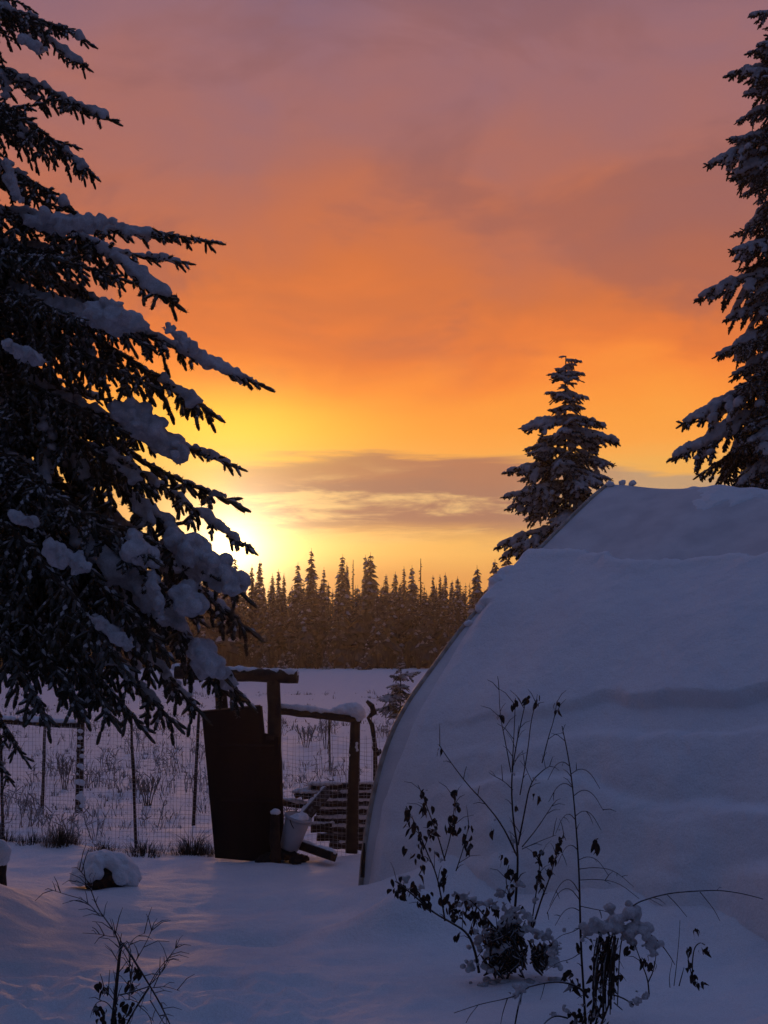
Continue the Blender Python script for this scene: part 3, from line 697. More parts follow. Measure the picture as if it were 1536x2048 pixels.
# ------------------------------------------------------------------ far woods
def far_spruce(mb, base, H, R, r, layers=11, per=8, mc=0, ms=1, mt=2, snowp=0.35, split=None):
    b = np.array(base)
    (split[2] if split else mb).tube([b, b + (0, 0, H * 0.6), b + (0, 0, H)], [H * 0.014 + 0.02, H * 0.01, 0.012], 4, mt if not split else 0, cap=False)
    for k in range(layers):
        q = 0.08 + 0.90 * k / layers; rad = R * (1 - q) ** 0.72 * (0.75 + 0.5 * r.random()) + 0.10
        for j in range(per):
            z = H * min(0.985, q + 0.9 / layers * (r.random() - 0.3)); a = (j + r.random()) / per * 6.283; l = rad * (0.55 + 0.65 * r.random()); dz = l * (0.35 + 0.3 * r.random())
            c, s = math.cos(a), math.sin(a); w = l * 0.34 + 0.05
            root = b + (0, 0, z + 0.06 * H / layers); tip = b + (c * l, s * l, z - dz)
            m1 = b + (c * l * 0.55 - s * w, s * l * 0.55 + c * w, z - dz * 0.75); m2 = b + (c * l * 0.55 + s * w, s * l * 0.55 - c * w, z - dz * 0.75)
            md = b + (c * l * 0.6, s * l * 0.6, z - dz * 0.30)
            (split[0] if split else mb).add([root, m1, tip, m2, md], [(0, 1, 4), (1, 2, 4), (2, 3, 4), (3, 0, 4)], mc if not split else 0)
            if r.random() < snowp:
                up = np.array([0, 0, 0.05 + 0.03 * r.random()]); f = 0.55 + 0.4 * r.random()
                cc = (root + tip + m1 + m2) / 4 + (md - (root + tip + m1 + m2) / 4) * 0.7
                g4 = [cc + (p - cc) * f + up * 0.3 for p in (root * 0.4 + md * 0.6, m1, tip, m2)] + [md + up * 1.6]
                (split[1] if split else mb).add(g4, [(0, 1, 4), (1, 2, 4), (2, 3, 4), (3, 0, 4)], ms if not split else 0)
r = np.random.default_rng(77)
named = [  # top px, py, depth, spread, label
    (623, 1096, 146, 1.25, 'tallest narrow pointed spruce on the far treeline, left of centre'),
    (596, 1124, 147, 1.2, 'short broad spruce just left of the tallest far treeline spruce'),
    (648, 1134, 149, 0.7, 'thin low spruce top just right of the tallest far treeline spruce'),
    (685, 1108, 150, 1.3, 'pointed far spruce midway between the tallest and the twin-topped spruces'),
    (694, 1124, 152, 0.7, 'slim far spruce touching the right side of a pointed one'),
    (741, 1104, 145, 1.75, 'broad bushy twin-topped spruce, widest on the far treeline'),
    (731, 1109, 148, 0.9, 'thin left spire of the twin-topped far spruce pair'),
    (772, 1147, 148, 0.9, 'low far spruce top right of the widest treeline spruce'),
    (791, 1143, 150, 0.8, 'low far spruce top second to the right of the widest spruce'),
    (808, 1132, 151, 0.6, 'very thin far spruce spire between the widest spruce and the bare snag'),
    (824, 1130, 148, 1.1, 'conical far spruce just left of the bare snag'),
    (866, 1150, 152, 0.6, 'thin low spruce top right of the bare snag'),
    (880, 1149, 150, 0.7, 'second thin low spruce top right of the bare snag'),
    (891, 1145, 149, 0.7, 'third thin spruce top right of the bare snag, slightly taller'),
    (904, 1160, 150, 0.8, 'lowest small spruce top right of the bare snag'),
    (915, 1152, 148, 0.9, 'small far spruce top nearest the hoop house side'),
    (504, 1128, 148, 0.9, 'dark far spruce under the brightest glow, left of a taller one'),
    (520, 1119, 147, 0.95, 'taller dark far spruce right under the sun glow'),
    (545, 1146, 150, 0.7, 'low far spruce in the dip right of the sun glow'),
    (557, 1137, 149, 0.7, 'thin far spruce in the middle of the dip below the glow'),
    (568, 1146, 150, 0.6, 'small far spruce at the right end of the dip below the glow'),
    (470, 1110, 146, 1.0, 'far spruce top showing beside the big spruce limb'),
    (453, 1104, 146, 1.1, 'leftmost far spruce top, half hidden by the snowy limb'),
    (954, 1130, 120, 1.2, 'ragged loose-crowned far tree beside the hoop house'),
    (990, 1118, 110, 1.3, 'snowy far tree against the left foot of the slender spruce'),
    (1012, 1100, 100, 1.4, 'snowy far tree just below the limbs of the slender spruce')]
for (px, py, Y, R, lab) in named:
    tp = at(px, py, Y); gzz = gz(tp.x, Y)
    t_ = thing('far_spruce', lab, 'tree', (tp.x, Y, gzz), 'spruce tops along the far treeline')
    c_, s_, k_ = MB(), MB(), MB()
    far_spruce(None, (0, 0, 0), tp.z - gzz, R * 1.3, r, 32, 9, split=(c_, s_, k_), snowp=0.30)
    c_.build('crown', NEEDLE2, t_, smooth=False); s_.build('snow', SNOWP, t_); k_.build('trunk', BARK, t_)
for (px, py, Y, lab) in ((841, 1117, 148, 'bare dead snag spiking above the far treeline'), (706, 1119, 151, 'thin bare snag between two pointed far spruces')):
    tp = at(px, py, Y); gzz = gz(tp.x, Y); t_ = thing('dead_snag', lab, 'tree', (tp.x, Y, gzz)); H = tp.z - gzz
    mb = MB(); mb.tube([(0, 0, 0), (0, 0, H * 0.6), (0.02, 0, H)], [0.14, 0.09, 0.03], 5); mb.build('trunk', BARK, t_)
    mb = MB()
    for q in np.linspace(0.25, 0.95, 34):
        a = r.random() * 6.283; l = (0.12 + 0.75 * (1 - q)) * (0.6 + 0.6 * r.random()); mb.tube([(0, 0, H * q), (math.cos(a) * l, math.sin(a) * l, H * q - 0.4 * l)], [0.06, 0.05], 4)
    mb.build('twigs', NEEDLE2, t_)
mb = MB()
for k in range(900):
    row = r.random() ** 1.3; Y = 142 + 45 * row
    x = r.uniform(-58, 62)
    if abs(x - 8.6) < 1.6 and Y < 150: continue
    px = 768 + F * x / Y
    top = float(np.interp(px, [-400, 300, 450, 520, 570, 620, 700, 760, 850, 950, 1100, 1300, 2000], [1130, 1130, 1146, 1166, 1182, 1172, 1168, 1170, 1172, 1176, 1160, 1140, 1130]))
    zt = at(px, top - 14 + abs(r.normal(0, 22)) + (0 if row > 0.25 else 12), Y).z; g0 = -0.42
    H = max(3.2, zt - g0)
    far_spruce(mb, (x, Y, g0), H, 0.85 + 1.0 * r.random() ** 2, r, 17, 7, snowp=0.15)
for k in range(60):              # young spruces straying out of the wood
    x = r.uniform(-50, 55); Y = 141.5 - 7 * r.random() ** 2
    if 6.8 < x < 9.6: continue
    far_spruce(mb, (x, Y, -0.42), 0.8 + 2.6 * r.random() ** 2, 0.35 + 0.4 * r.random(), r, 9, 6, snowp=0.25)
for k in range(700):             # brush along the foot of the wood
    x = r.uniform(-55, 60); Y = 137.5 + 6 * r.random() ** 0.7; b = np.array([x, Y, -0.42])
    if 6.8 < x < 9.6: continue
    for j in range(3):
        mb.tube([b, b + (r.normal(0, .25), r.normal(0, .2), 0.7 + 1.4 * r.random())], [0.05, 0.02], 3, 0, cap=False)
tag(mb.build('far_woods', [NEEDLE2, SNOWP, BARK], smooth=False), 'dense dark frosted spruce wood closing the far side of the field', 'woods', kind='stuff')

# ------------------------------------------------------------------ gate, posts and rails
def log(mb, a, b, r0, r1, sides=14, n=14, seed=0, m=0, wob=0.03):
    a, b = np.array(tuple(a)), np.array(tuple(b)); u = np.linspace(0, 1, n)
    P = a + (b - a) * u[:, None]; L = np.linalg.norm(b - a)
    rr = np.random.default_rng(seed); P = P + rr.normal(0, 0.002, P.shape)
    mb.tube(P, r0 + (r1 - r0) * u + rr.normal(0, 0.0015, n), sides, m, wob=wob, seed=seed)
def snow_strip(name, parent, a, b, r, seed, voxel=0.018, gaps=0.25, lumps=(), zoff=0.0, loc=(0, 0, 0)):
    a, b = np.array(tuple(a)), np.array(tuple(b)); L = np.linalg.norm(b - a); rr = np.random.default_rng(seed); bl = []
    for q in np.arange(0, 1.0001, 0.035 / L):
        w = vnoise(np.array([q * L * 5.0]), np.array([seed * 2.3]), 4)[0]
        if w < gaps: continue
        p = a + (b - a) * q - np.array(tuple(loc)); s = r * (0.75 + 0.5 * w)
        bl.append((p[0], p[1] + rr.normal(0, r * 0.15), p[2] + zoff, s * 1.25, s * 1.15, s * 0.8))
    bl += list(lumps)
    o = put(name, snow_mesh('strip_snow', bl, voxel, SNOW, 0.35, seed), parent); return o
GY0 = 17.7
gate = thing('garden_gate', 'log gate frame with dark plywood door left of the woodpile', 'gate', (at(548, 1700, GY0).x, GY0, gz(at(548, 1700, GY0).x, GY0)))
gl = gate.location
mb = MB(); log(mb, at(553, 1722, GY0), at(547, 1358, GY0), 0.098, 0.078, seed=1); rel(mb, gl); mb.build('post', LOG, gate)
mb = MB(); log(mb, at(462, 1705, GY0 + 0.12), at(440, 1362, GY0 + 0.12), 0.078, 0.070, seed=2); rel(mb, gl); mb.build('post', LOG, gate)
mb = MB(); log(mb, at(350, 1344, GY0 + 0.12), at(596, 1354, GY0 - 0.03), 0.084, 0.080, seed=3, sides=18, wob=0.012); rel(mb, gl); mb.build('lintel', LOG, gate)
snow_strip('snow', gate, at(352, 1334, GY0 + 0.12), at(590, 1345, GY0 - 0.03), 0.050, 31, gaps=0.0, loc=gl)
# door: a warped dark sheet, hung a little askew
mb = MB(); th = 0.022
dc = [at(403, 1424, GY0 - 0.16), at(521, 1412, GY0 - 0.10), at(526, 1466, GY0 - 0.10), at(556, 1474, GY0 - 0.12), at(566, 1726, GY0 - 0.14), at(500, 1722, GY0 - 0.16), at(430, 1716, GY0 - 0.20)]
fr = np.array([tuple(p) for p in dc]); bk = fr + np.array([0.02, th, 0])
n = len(fr); mb.v = []; mb.add(np.vstack([fr, bk]), [(0, 6, 5, 1), (1, 5, 2, 2)][:1]); mb = MB()
V = np.vstack([fr, bk]); mb.add(V, [(6, 5, 1, 0), (n + 0, n + 1, n + 5, n + 6)])
mb.add(V, [(5, 4, 3, 2), (n + 2, n + 3, n + 4, n + 5)]); mb.add(V, [(5, 2, 1), (n + 1, n + 2, n + 5)])
mb.add(V, [(i, (i + 1) % n, n + (i + 1) % n, n + i) for i in range(n)])
rel(mb, gl); door = mb.build('door', PLY, gate, smooth=False)
mb = MB(); e0, e1 = fr[0] + (0, 0.008, 0.006), fr[1] + (0, 0.008, 0.006); mb.tube([e0, e1], 0.011, 5); rel(mb, gl); mb.build('top_edge', PLY_EDGE, door)
for yy in (1490, 1600):
    mb = MB(); a_, b_ = at(432 + (yy - 1490) * 0.09, yy, GY0 - 0.22), at(548, yy + 3, GY0 - 0.17); mb.tube([a_, b_], 0.020, 4); rel(mb, gl); mb.build('brace', PLY, door, smooth=False)
mb = MB(); mb.box(at(540, 1476, GY0 - 0.13) - gl, (0.09, 0.03, 0.05)); mb.build('hinge', STAKE, gate, smooth=False)
# wet dark heap at the foot
fp = at(566, 1712, GY0 - 0.30); heap_loc = Vector((fp.x, fp.y, gz(fp.x, fp.y))); bl = []
for k in range(40):
    a = rng.random() * 6.283; q = rng.random() ** 0.5; s_ = 0.03 + 0.035 * rng.random()
    bl.append((0.26 * q * math.cos(a), 0.13 * q * math.sin(a), 0.03 + 0.10 * (1 - q), s_ * 1.2, s_, s_ * 0.8))
o = put('soil_heap', snow_mesh('soil', bl, 0.014, DARKSTUFF, 0.6, 8)); o.location = heap_loc; tag(o, 'low dark heap of bare soil at the foot of the gate post', 'soil')

RY = 17.9
rf = thing('rail_fence', 'short log rail fence with a snow cushion, joining the gate post', 'fence', (at(705, 1690, RY).x, RY, gz(at(705, 1690, RY).x, RY)))
rl = rf.location
mb = MB(); log(mb, at(703, 1706, RY), at(711, 1444, RY), 0.078, 0.062, seed=5); rel(mb, rl); mb.build('post', LOG, rf)
mb = MB(); log(mb, at(560, 1421, GY0 + 0.08), at(722, 1440, RY), 0.048, 0.044, seed=6); rel(mb, rl); mb.build('rail', LOG, rf)
p = at(704, 1418, RY) - rl; q = at(682, 1420, RY) - rl; q2 = at(722, 1430, RY) - rl
lum = [(p.x, p.y, p.z, 0.15, 0.12, 0.075), (q.x, q.y, q.z, 0.12, 0.11, 0.065), (q2.x - 0.02, q2.y, q2.z, 0.075, 0.10, 0.085), (p.x + 0.05, p.y, p.z - 0.03, 0.12, 0.12, 0.08)]
snow_strip('snow', rf, at(566, 1412, GY0 + 0.08), at(690, 1427, RY), 0.040, 33, gaps=0.12, lumps=lum, loc=rl)
pb = []
for (px, py, s) in ((713, 1487, .02), (715, 1500, .018), (699, 1510, .014), (693, 1562, .013), (713, 1494, .02)):
    p = at(px, py, RY - 0.075) - rl; pb.append((p.x, p.y, p.z, s, s, s))
put('snow', snow_mesh('post_snow', pb, 0.012, SNOW), rf)
# snow-plastered post with a rail, farther out on the left
BY = 24.5
bf = thing('rail_fence', 'snow-speckled thin post with a single rail under the big spruce', 'fence', (at(160, 1618, BY).x, BY, gz(at(160, 1618, BY).x, BY)))
bl_ = bf.location
mb = MB(); log(mb, at(158, 1625, BY), at(163, 1390, BY), 0.064, 0.056, seed=8); rel(mb, bl_); mb.build('post', DARKWOOD, bf)
mb = MB(); log(mb, at(-60, 1438, BY + 0.1), at(168, 1452, BY), 0.048, 0.05, seed=9); rel(mb, bl_); mb.build('rail', DARKWOOD, bf)
snow_strip('snow', bf, at(-60, 1432, BY + 0.1), at(160, 1444, BY), 0.055, 35, gaps=0.2, loc=bl_)
pb = []
for (py, s, dx) in ((1462, .05, 2), (1476, .045, 0), (1492, .04, -2), (1512, .05, 3), (1532, .06, 0), (1536, .05, 4), (1563, .07, -2), (1566, .06, 4), (1584, .04, 2), (1594, .075, 0), (1600, .06, 4), (1612, .05, 5), (1500, .035, 6), (1548, .035, -5)):
    p = at(160 + dx, py, BY - 0.05) - bl_; pb.append((p.x, p.y, p.z, s * 1.1, s * 0.7, s * 0.8))
put('snow', snow_mesh('post_snow', pb, 0.02, SNOW), bf)

# wire netting on thin stakes
def wire_panel(fence, xa, xb, base_z, top_z, yf, cell=(0.05, 0.05)):
    mb = MB(); xs = np.arange(xa, xb, cell[0]); L0 = fence.location
    rr = np.random.default_rng(int(abs(xa) * 100)); sagx = np.linspace(0, 1, 24)
    for x in xs:
        y = float(yf(x)); j = rr.normal(0, 0.006)
        mb.tube([(x, y, gz(x, y) + base_z), (x + j, y + 0.01, (base_z + top_z) / 2), (x + j * 2, y, top_z)], 0.0014 + 0.0010 * rr.random(), 3, cap=False)
    for zq in np.arange(base_z, top_z, cell[1]):
        X = xa + (xb - xa) * sagx; Y = yf(X); Z = zq + np.where(zq < base_z + 0.1, 0, 0) - 0.02 * np.sin(sagx * math.pi * 3 + zq * 5)
        mb.tube(np.stack([X, Y, Z], -1), 0.0012 + 0.0008 * rr.random(), 3, cap=False)
    rel(mb, L0); o = mb.build('wire_netting', WIRE, fence); o['kind'] = 'stuff'; return o
yf = lambda x: yfence(x) + 0.35
wf = thing('wire_fence', 'wire netting fence on thin dark stakes left of the gate', 'fence', (-3.2, float(yf(-3.2)), gz(-3.2, float(yf(-3.2)))))
wire_panel(wf, -6.2, at(420, 1500, 18.4).x, -0.05, 1.5, yf)
for (p0, p1, Y) in (((273, 1712), (262, 1430), 18.9), ((6, 1690), (2, 1470), 19.6), ((-180, 1690), (-184, 1450), 20.0)):
    mb = MB(); log(mb, at(*p0, Y), at(*p1, Y), 0.022, 0.018, 7, 10, seed=int(p0[0]) + 300, wob=0.15); rel(mb, wf.location); mb.build('stake', STAKE, wf)
wf2 = thing('wire_fence', 'wire netting stretched between the gate post and the rail fence post', 'fence', (at(630, 1700, 17.85).x, 17.85, gz(at(630, 1700, 17.85).x, 17.85)))
wire_panel(wf2, at(566, 1500, 17.85).x, at(770, 1500, 17.95).x, 0.0, 1.42, lambda x: 17.86 + 0 * np.asarray(x))
for i, (p0, p1, Y, lab) in enumerate((((387, 1634), (398, 1425), 24.0, 'thin leaning dark stake standing just left of the plywood door'),
                         ((660, 1523), (658, 1425), 34.0, 'thin dark stake in the field behind the log rail'), ((86, 1545), (90, 1452), 25.0, 'short thin stake hanging from the speckled rail'))):
    a_ = at(*p0, Y); g0 = gz(a_.x, Y); a_.z = min(a_.z, g0 + 0.02)
    t_ = thing('fence_stake', lab, 'stake', (a_.x, Y, g0)); mb = MB(); log(mb, a_ - Vector((0, 0, 0.05)), at(*p1, Y), 0.030, 0.022, 7, 10, seed=50 + i, wob=0.15); rel(mb, t_.location); mb.build('shaft', STAKE, t_)
    pb = [((at(*p1, Y) - t_.location).x, 0, (at(*p1, Y) - t_.location).z + 0.01, 0.03, 0.03, 0.025)]; put('snow', snow_mesh('cap', pb, 0.012, SNOW), t_)

# ------------------------------------------------------------------ woodpile, bucket, planks
WY = 18.35
rows = [(1574, 622, 742), (1590, 604, 745), (1606, 640, 748), (1622, 634, 746), (1640, 628, 742), (1657, 622, 738), (1674, 634, 735), (1690, 660, 730)]
words = ['topmost', 'second from the top', 'third from the top', 'fourth from the top', 'fourth from the bottom', 'third from the bottom', 'second from the bottom', 'lowest']
r = np.random.default_rng(91)
for k, (py, x0, x1) in enumerate(rows):
    a_, b_ = at(x0, py + r.normal(0, 1.0), WY + r.normal(0, .02)), at(x1 + 14, py + r.normal(0, 1.5), WY + 0.05 + r.normal(0, .02))
    c_ = (a_ + b_) / 2
    t_ = thing('stacked_log', 'dark snow-lined log, %s in the stack behind the fence post' % words[k], 'log', c_, 'logs stacked behind the fence post')
    mb = MB(); log(mb, a_, b_, 0.050, 0.046, 10, 12, seed=70 + k, wob=0.10); rel(mb, c_); mb.build('wood', DARKWOOD, t_)
    snow_strip('snow', t_, a_ + Vector((0, -0.022, 0.042)), b_ + Vector((0, -0.022, 0.044)), 0.028, 110 + k, voxel=0.012, gaps=0.22, loc=c_)
for k, (pa, pb_, rr_, lab) in enumerate((((556, 1604), (612, 1612), 0.045, 'broken reddish log lying low behind the bucket'), ((590, 1590), (640, 1580), 0.040, 'snow-covered short log at the left end of the stack'))):
    a_, b_ = at(*pa, WY), at(*pb_, WY + 0.1); c_ = (a_ + b_) / 2
    t_ = thing('stacked_log', lab, 'log', c_); mb = MB(); log(mb, a_, b_, rr_, rr_ * 0.8, 9, 10, seed=130 + k, wob=0.15); rel(mb, c_); mb.build('wood', DARKWOOD, t_)
    snow_strip('snow', t_, a_ + Vector((0, -0.01, 0.045)), b_ + Vector((0, -0.01, 0.045)), 0.028, 140 + k, voxel=0.014, gaps=0.15, loc=c_)
mb = MB(); c_ = at(728, 1600, WY + 0.3); log(mb, at(726, 1700, WY + 0.3), at(728, 1566, WY + 0.3), 0.06, 0.05, 9, seed=160)
sl = Vector((c_.x, WY + 0.3, gz(c_.x, WY + 0.3))); rel(mb, sl); o = thing('stack_prop', 'upright dark prop holding the right end of the log stack', 'post', sl); mb.build('shaft', DARKWOOD, o)
# leaning plank and lying beam
def plank(name, label, pa, pb_, Y0, Y1, w, th, matl, seed, snow_r):
    a_, b_ = at(*pa, Y0), at(*pb_, Y1); c_ = (a_ + b_) / 2; d = (b_ - a_); L = d.length
    X = d.normalized(); Yv = Vector((0, -1, 0.15)); Zv = X.cross(Yv).normalized(); Yv = Zv.cross(X).normalized()
    rot = Matrix((X, Yv, Zv)).transposed()
    t_ = thing(name, label, 'beam', c_); mb = MB(); mb.box((0, 0, 0), (L, th, w), rot); o = mb.build('wood', matl, t_, smooth=False)
    bv = o.modifiers.new('b', 'BEVEL'); bv.width = 0.012; bv.segments = 2
    up = Zv if Zv.z > 0 else -Zv
    snow_strip('snow', t_, a_ + up * (w / 2), b_ + up * (w / 2), snow_r, seed, voxel=0.014, gaps=0.1, loc=c_); return t_
plank('leaning_plank', 'dark square plank leaning over the bucket toward the log stack', (606, 1640), (656, 1582), 17.75, 18.1, 0.125, 0.10, DARKWOOD, 171, 0.03)
plank('fallen_beam', 'dark beam lying in the snow right of the gate post', (592, 1688), (668, 1714), 17.6, 17.15, 0.10, 0.10, DARKWOOD, 172, 0.03)
plank('snowy_board', 'short snow-covered board resting beside the leaning plank', (622, 1652), (664, 1650), 17.95, 17.95, 0.05, 0.06, DARKWOOD, 173, 0.035)
# bucket
bk_top = at(582, 1628, 17.45); bk_bot = at(578, 1697, 17.45)
t_ = thing('bucket', 'pale tapered bucket tilted beside the gate post', 'bucket', bk_bot)
axis = Vector((0.30, -0.18, 1)).normalized()
Hb = (bk_top - bk_bot).length
rot = axis.to_track_quat('Z', 'Y').to_matrix()
def lathe(mb, prof, sides=28, m=0):
    th = np.arange(sides) / sides * 2 * math.pi
    V = np.array([[(r_ * math.cos(a), r_ * math.sin(a), z_) for a in th] for r_, z_ in prof]).reshape(-1, 3)
    n = len(prof); i = np.arange(n - 1)[:, None] * sides; j = np.arange(sides)[None]; j2 = (j + 1) % sides
    mb.add(V, np.stack([i + j, i + j2, i + sides + j2, i + sides + j], -1).reshape(-1, 4), m)
mb = MB(); lathe(mb, [(0.0, 0.0), (0.105, 0.0), (0.112, 0.02), (0.150, Hb), (0.144, Hb), (0.106, 0.03), (0.0, 0.03)])
mb.v[0] = mb.v[0] @ np.array(rot).T; mb.build('body', BUCKET, t_)
mb = MB(); lathe(mb, [(0.148, Hb - 0.03), (0.160, Hb - 0.025), (0.162, Hb + 0.004), (0.150, Hb + 0.008)]); mb.v[0] = mb.v[0] @ np.array(rot).T; mb.build('rim', BUCKET, t_)
mb = MB(); aa = np.linspace(0, math.pi, 18); mb.tube(np.stack([0.163 * np.cos(aa), -0.163 * np.sin(aa) * 0.55, Hb - 0.02 - 0.163 * np.sin(aa) * 0.8], -1), 0.005, 5); mb.v = [v @ np.array(rot).T for v in mb.v]; mb.build('handle', STAKE, t_)
pt = Vector(rot @ Vector((0, 0, Hb - 0.03)))
put('snow', snow_mesh('bucket_snow', [(pt.x, pt.y, pt.z, .135, .135, .05), (pt.x + .03, pt.y, pt.z + .03, .09, .09, .045)], 0.015, SNOW), t_)
# knobbly stump with a snow cap by the door
c_ = at(550, 1690, 17.3); c_.z = gz(c_.x, 17.3); tpk = at(551, 1628, 17.3)
t_ = thing('snow_capped_stake', 'knobbly dark stake with round snow cap in front of the gate post', 'stake', c_)
mb = MB(); mb.tube([(0, 0, -0.05), (0.01, 0, 0.12), (-0.01, 0, 0.25), (0.0, 0, (tpk - c_).z)], [0.06, 0.05, 0.065, 0.05], 8, wob=0.25, seed=4); mb.build('shaft', DARKWOOD, t_)
hz = (tpk - c_).z
put('snow', snow_mesh('cap', [(0, 0, hz + 0.02, .062, .062, .045)], 0.014, SNOW), t_)

# ------------------------------------------------------------------ snow-capped boulder and the stump at the left edge
c_ = at(212, 1766, 15.7); c_.z = gz(c_.x, 15.7)
t_ = thing('snow_capped_boulder', 'rounded dark boulder under a dome of snow, left yard', 'boulder', c_)
mb = MB(); V, Fc = ico(); mb.add(V * (0.27, 0.24, 0.19) * (1 + 0.10 * fbm(V[:, 0] * 2, V[:, 1] * 2 + V[:, 2], 7, 2)[:, None]) + (0.03, 0, 0.08), Fc); mb.build('stone', DARKSTUFF, t_)
bl = []
r = np.random.default_rng(15)
for k in range(130):
    a = r.random() * 6.283; q = r.random() ** 0.5; x, y = 0.31 * q * math.cos(a), 0.28 * q * math.sin(a)
    zt = 0.39 * math.sqrt(max(0.0, 1 - (q * 0.97) ** 2)) * 0.92
    if -0.04 < x < 0.17 and y < -0.10 and zt < 0.28: continue
    s = 0.075; bl.append((x - 0.01, y, max(0.03, zt - 0.03), s, s, s * 0.8))
put('snow', snow_mesh('boulder_snow', bl, 0.018, SNOW, 0.3, 4), t_)
c_ = at(-2, 1785, 15.0); c_.z = gz(c_.x, 15.0)
t_ = thing('snow_capped_stump', 'dark stump with tall snow cap at the left edge', 'stump', c_)
mb = MB(); mb.tube([(0, 0, -0.1), (0.01, 0, 0.12), (0, 0, 0.24)], [0.075, 0.06, 0.065], 9, wob=0.2, seed=9); mb.build('wood', DARKWOOD, t_)
put('snow', snow_mesh('cap', [(0, 0, .27, .10, .10, .09), (0.02, 0, .34, .09, .09, .09), (0, 0, .40, .07, .07, .07)], 0.016, SNOW, 0.3, 2), t_)

# ------------------------------------------------------------------ dead grass and weeds
def tuft(mb, c, n, h, spread, r, w=0.004):
    for k in range(n):
        a = r.random() * 6.283; o = spread * r.random() ** 0.6; l = h * (0.35 + 0.8 * r.random()) * (1.15 - 0.7 * o / spread)
        b = np.array([c[0] + math.cos(a) * o, c[1] + math.sin(a) * o, c[2] - 0.03]); ln = np.array([math.cos(a + r.normal(0, .6)), math.sin(a + r.normal(0, .6)), 0]) * l * (0.2 + 0.8 * r.random())
        sd = np.array([-math.sin(a), math.cos(a), 0]) * w
        p1 = b + ln * 0.35 + (0, 0, l * 0.6); p2 = b + ln + (0, 0, l * (0.85 + 0.1 * r.random()))
        mb.add([b - sd, b + sd, p1 + sd * .8, p1 - sd * .8, p2], [(0, 1, 2), (0, 2, 3), (3, 2, 4)])
r = np.random.default_rng(33)
for k, (px, py, n, h, s, lab) in enumerate(((60, 1678, 220, 0.22, 0.22, 'small leftmost dead grass tuft at the foot of the wire fence'), (122, 1682, 380, 0.34, 0.26, 'big dark dead grass tuft at the wire fence, second from left'),
        (208, 1696, 220, 0.22, 0.24, 'low dead grass tuft right behind the snowy boulder'), (288, 1704, 300, 0.26, 0.30, 'dead grass tuft around the foot of the middle stake'),
        (386, 1702, 420, 0.36, 0.28, 'tall dead grass tuft beside the plywood door'), (10, 1676, 160, 0.22, 0.2, 'dead grass tuft around the leftmost stake at the photo edge'))):
    Y = (CAM_Z - 0.02) / ((py - 1273) / F) + 0.25; p = at(px, py, Y); zz_ = gz(p.x, Y)
    mb = MB(); tuft(mb, (0, 0, 0), n, h, s, r); o = mb.build('grass_tuft', GRASS); o.location = (p.x, Y, zz_); tag(o, lab, 'grass', 'dead grass tufts along the wire fence')
mb = MB()
for k in range(70):
    Y = 21 + 34 * r.random() ** 1.3; x = r.uniform(-0.29, 0.05) * Y
    for j in range(r.integers(4, 12)):
        b = np.array([x + r.normal(0, .16), Y + r.normal(0, .16), 0]); b[2] = gz(b[0], b[1]) - 0.03; h = 0.15 + 0.40 * r.random()
        p1 = b + (r.normal(0, .05), r.normal(0, .05), h * 0.6); p2 = p1 + (r.normal(0, .08), r.normal(0, .08), h * 0.4)
        mb.tube([b, p1, p2], [0.009, 0.007, 0.004], 3, cap=False)
        for q in range(4):
            c = p1 + (p2 - p1) * r.random(); mb.tube([c, c + r.normal(0, .06, 3) + (0, 0, .05)], [0.010, 0.006], 3, cap=False)
for k in range(5200):
    Y = 19.8 + 60 * r.random() ** 1.8; x = r.uniform(-0.30, 0.12) * Y
    dn = float(vnoise(x * 0.5, Y * 0.35, 120))
    if dn < 0.40: continue
    tuft(mb, (x, Y, gz(x, Y)), int(4 + 18 * max(0, dn - 0.45)), 0.05 + 0.36 * r.random() ** 3, 0.08 + 0.18 * r.random(), r, 0.004 + 0.00016 * Y)
tag(mb.build('field_weeds', WEED), 'frosted dead weeds scattered over the snowy field', 'weeds', kind='stuff')
# tall paired seed stalks and others in the field
def stalks(name, label, px, py, Y, H, n, spread, seed):
    p = at(px, py, Y); p.z = gz(p.x, Y); t_ = thing(name, label, 'plant', p); r = np.random.default_rng(seed)
    for k in range(n):
        a = r.random() * 6.283; dx = (k / max(1, n - 1) - 0.5) * spread; mb = MB(); h = H * (0.75 + 0.3 * r.random())
        mb.tube([(dx * 0.2, 0, -0.05), (dx * 0.5, 0.02, h * 0.5), (dx, 0.0, h)], [0.012, 0.009, 0.004], 5)
        o = mb.build('stalk', STEM, t_); mb = MB()
        for q in np.linspace(0.45, 1.0, 26):
            a = r.random() * 6.283; l = 0.05 + 0.06 * r.random(); b = np.array([dx * (0.15 + 0.85 * q), 0, h * q]); mb.tube([b, b + (math.cos(a) * l * .5, math.sin(a) * l * .5, l)], [0.012, 0.006], 4)
        mb.build('seed_head', WEED, o)
    return t_
stalks('seed_stalks', 'pair of tall brown seed stalks in the field above the log rail', 652, 1432, 40.0, 1.10, 3, 0.36, 3)
stalks('seed_stalks', 'low brown dead plant in the field left of the tall seed stalks', 612, 1440, 40.0, 0.6, 4, 0.5, 4)
stalks('seed_stalks', 'frosted dead plant behind the wire fence near the speckled post', 130, 1512, 30.0, 0.62, 4, 0.3, 5)
stalks('seed_stalks', 'grey-green dead plant behind the wire fence right of the stake', 296, 1548, 26.5, 0.50, 5, 0.4, 6)
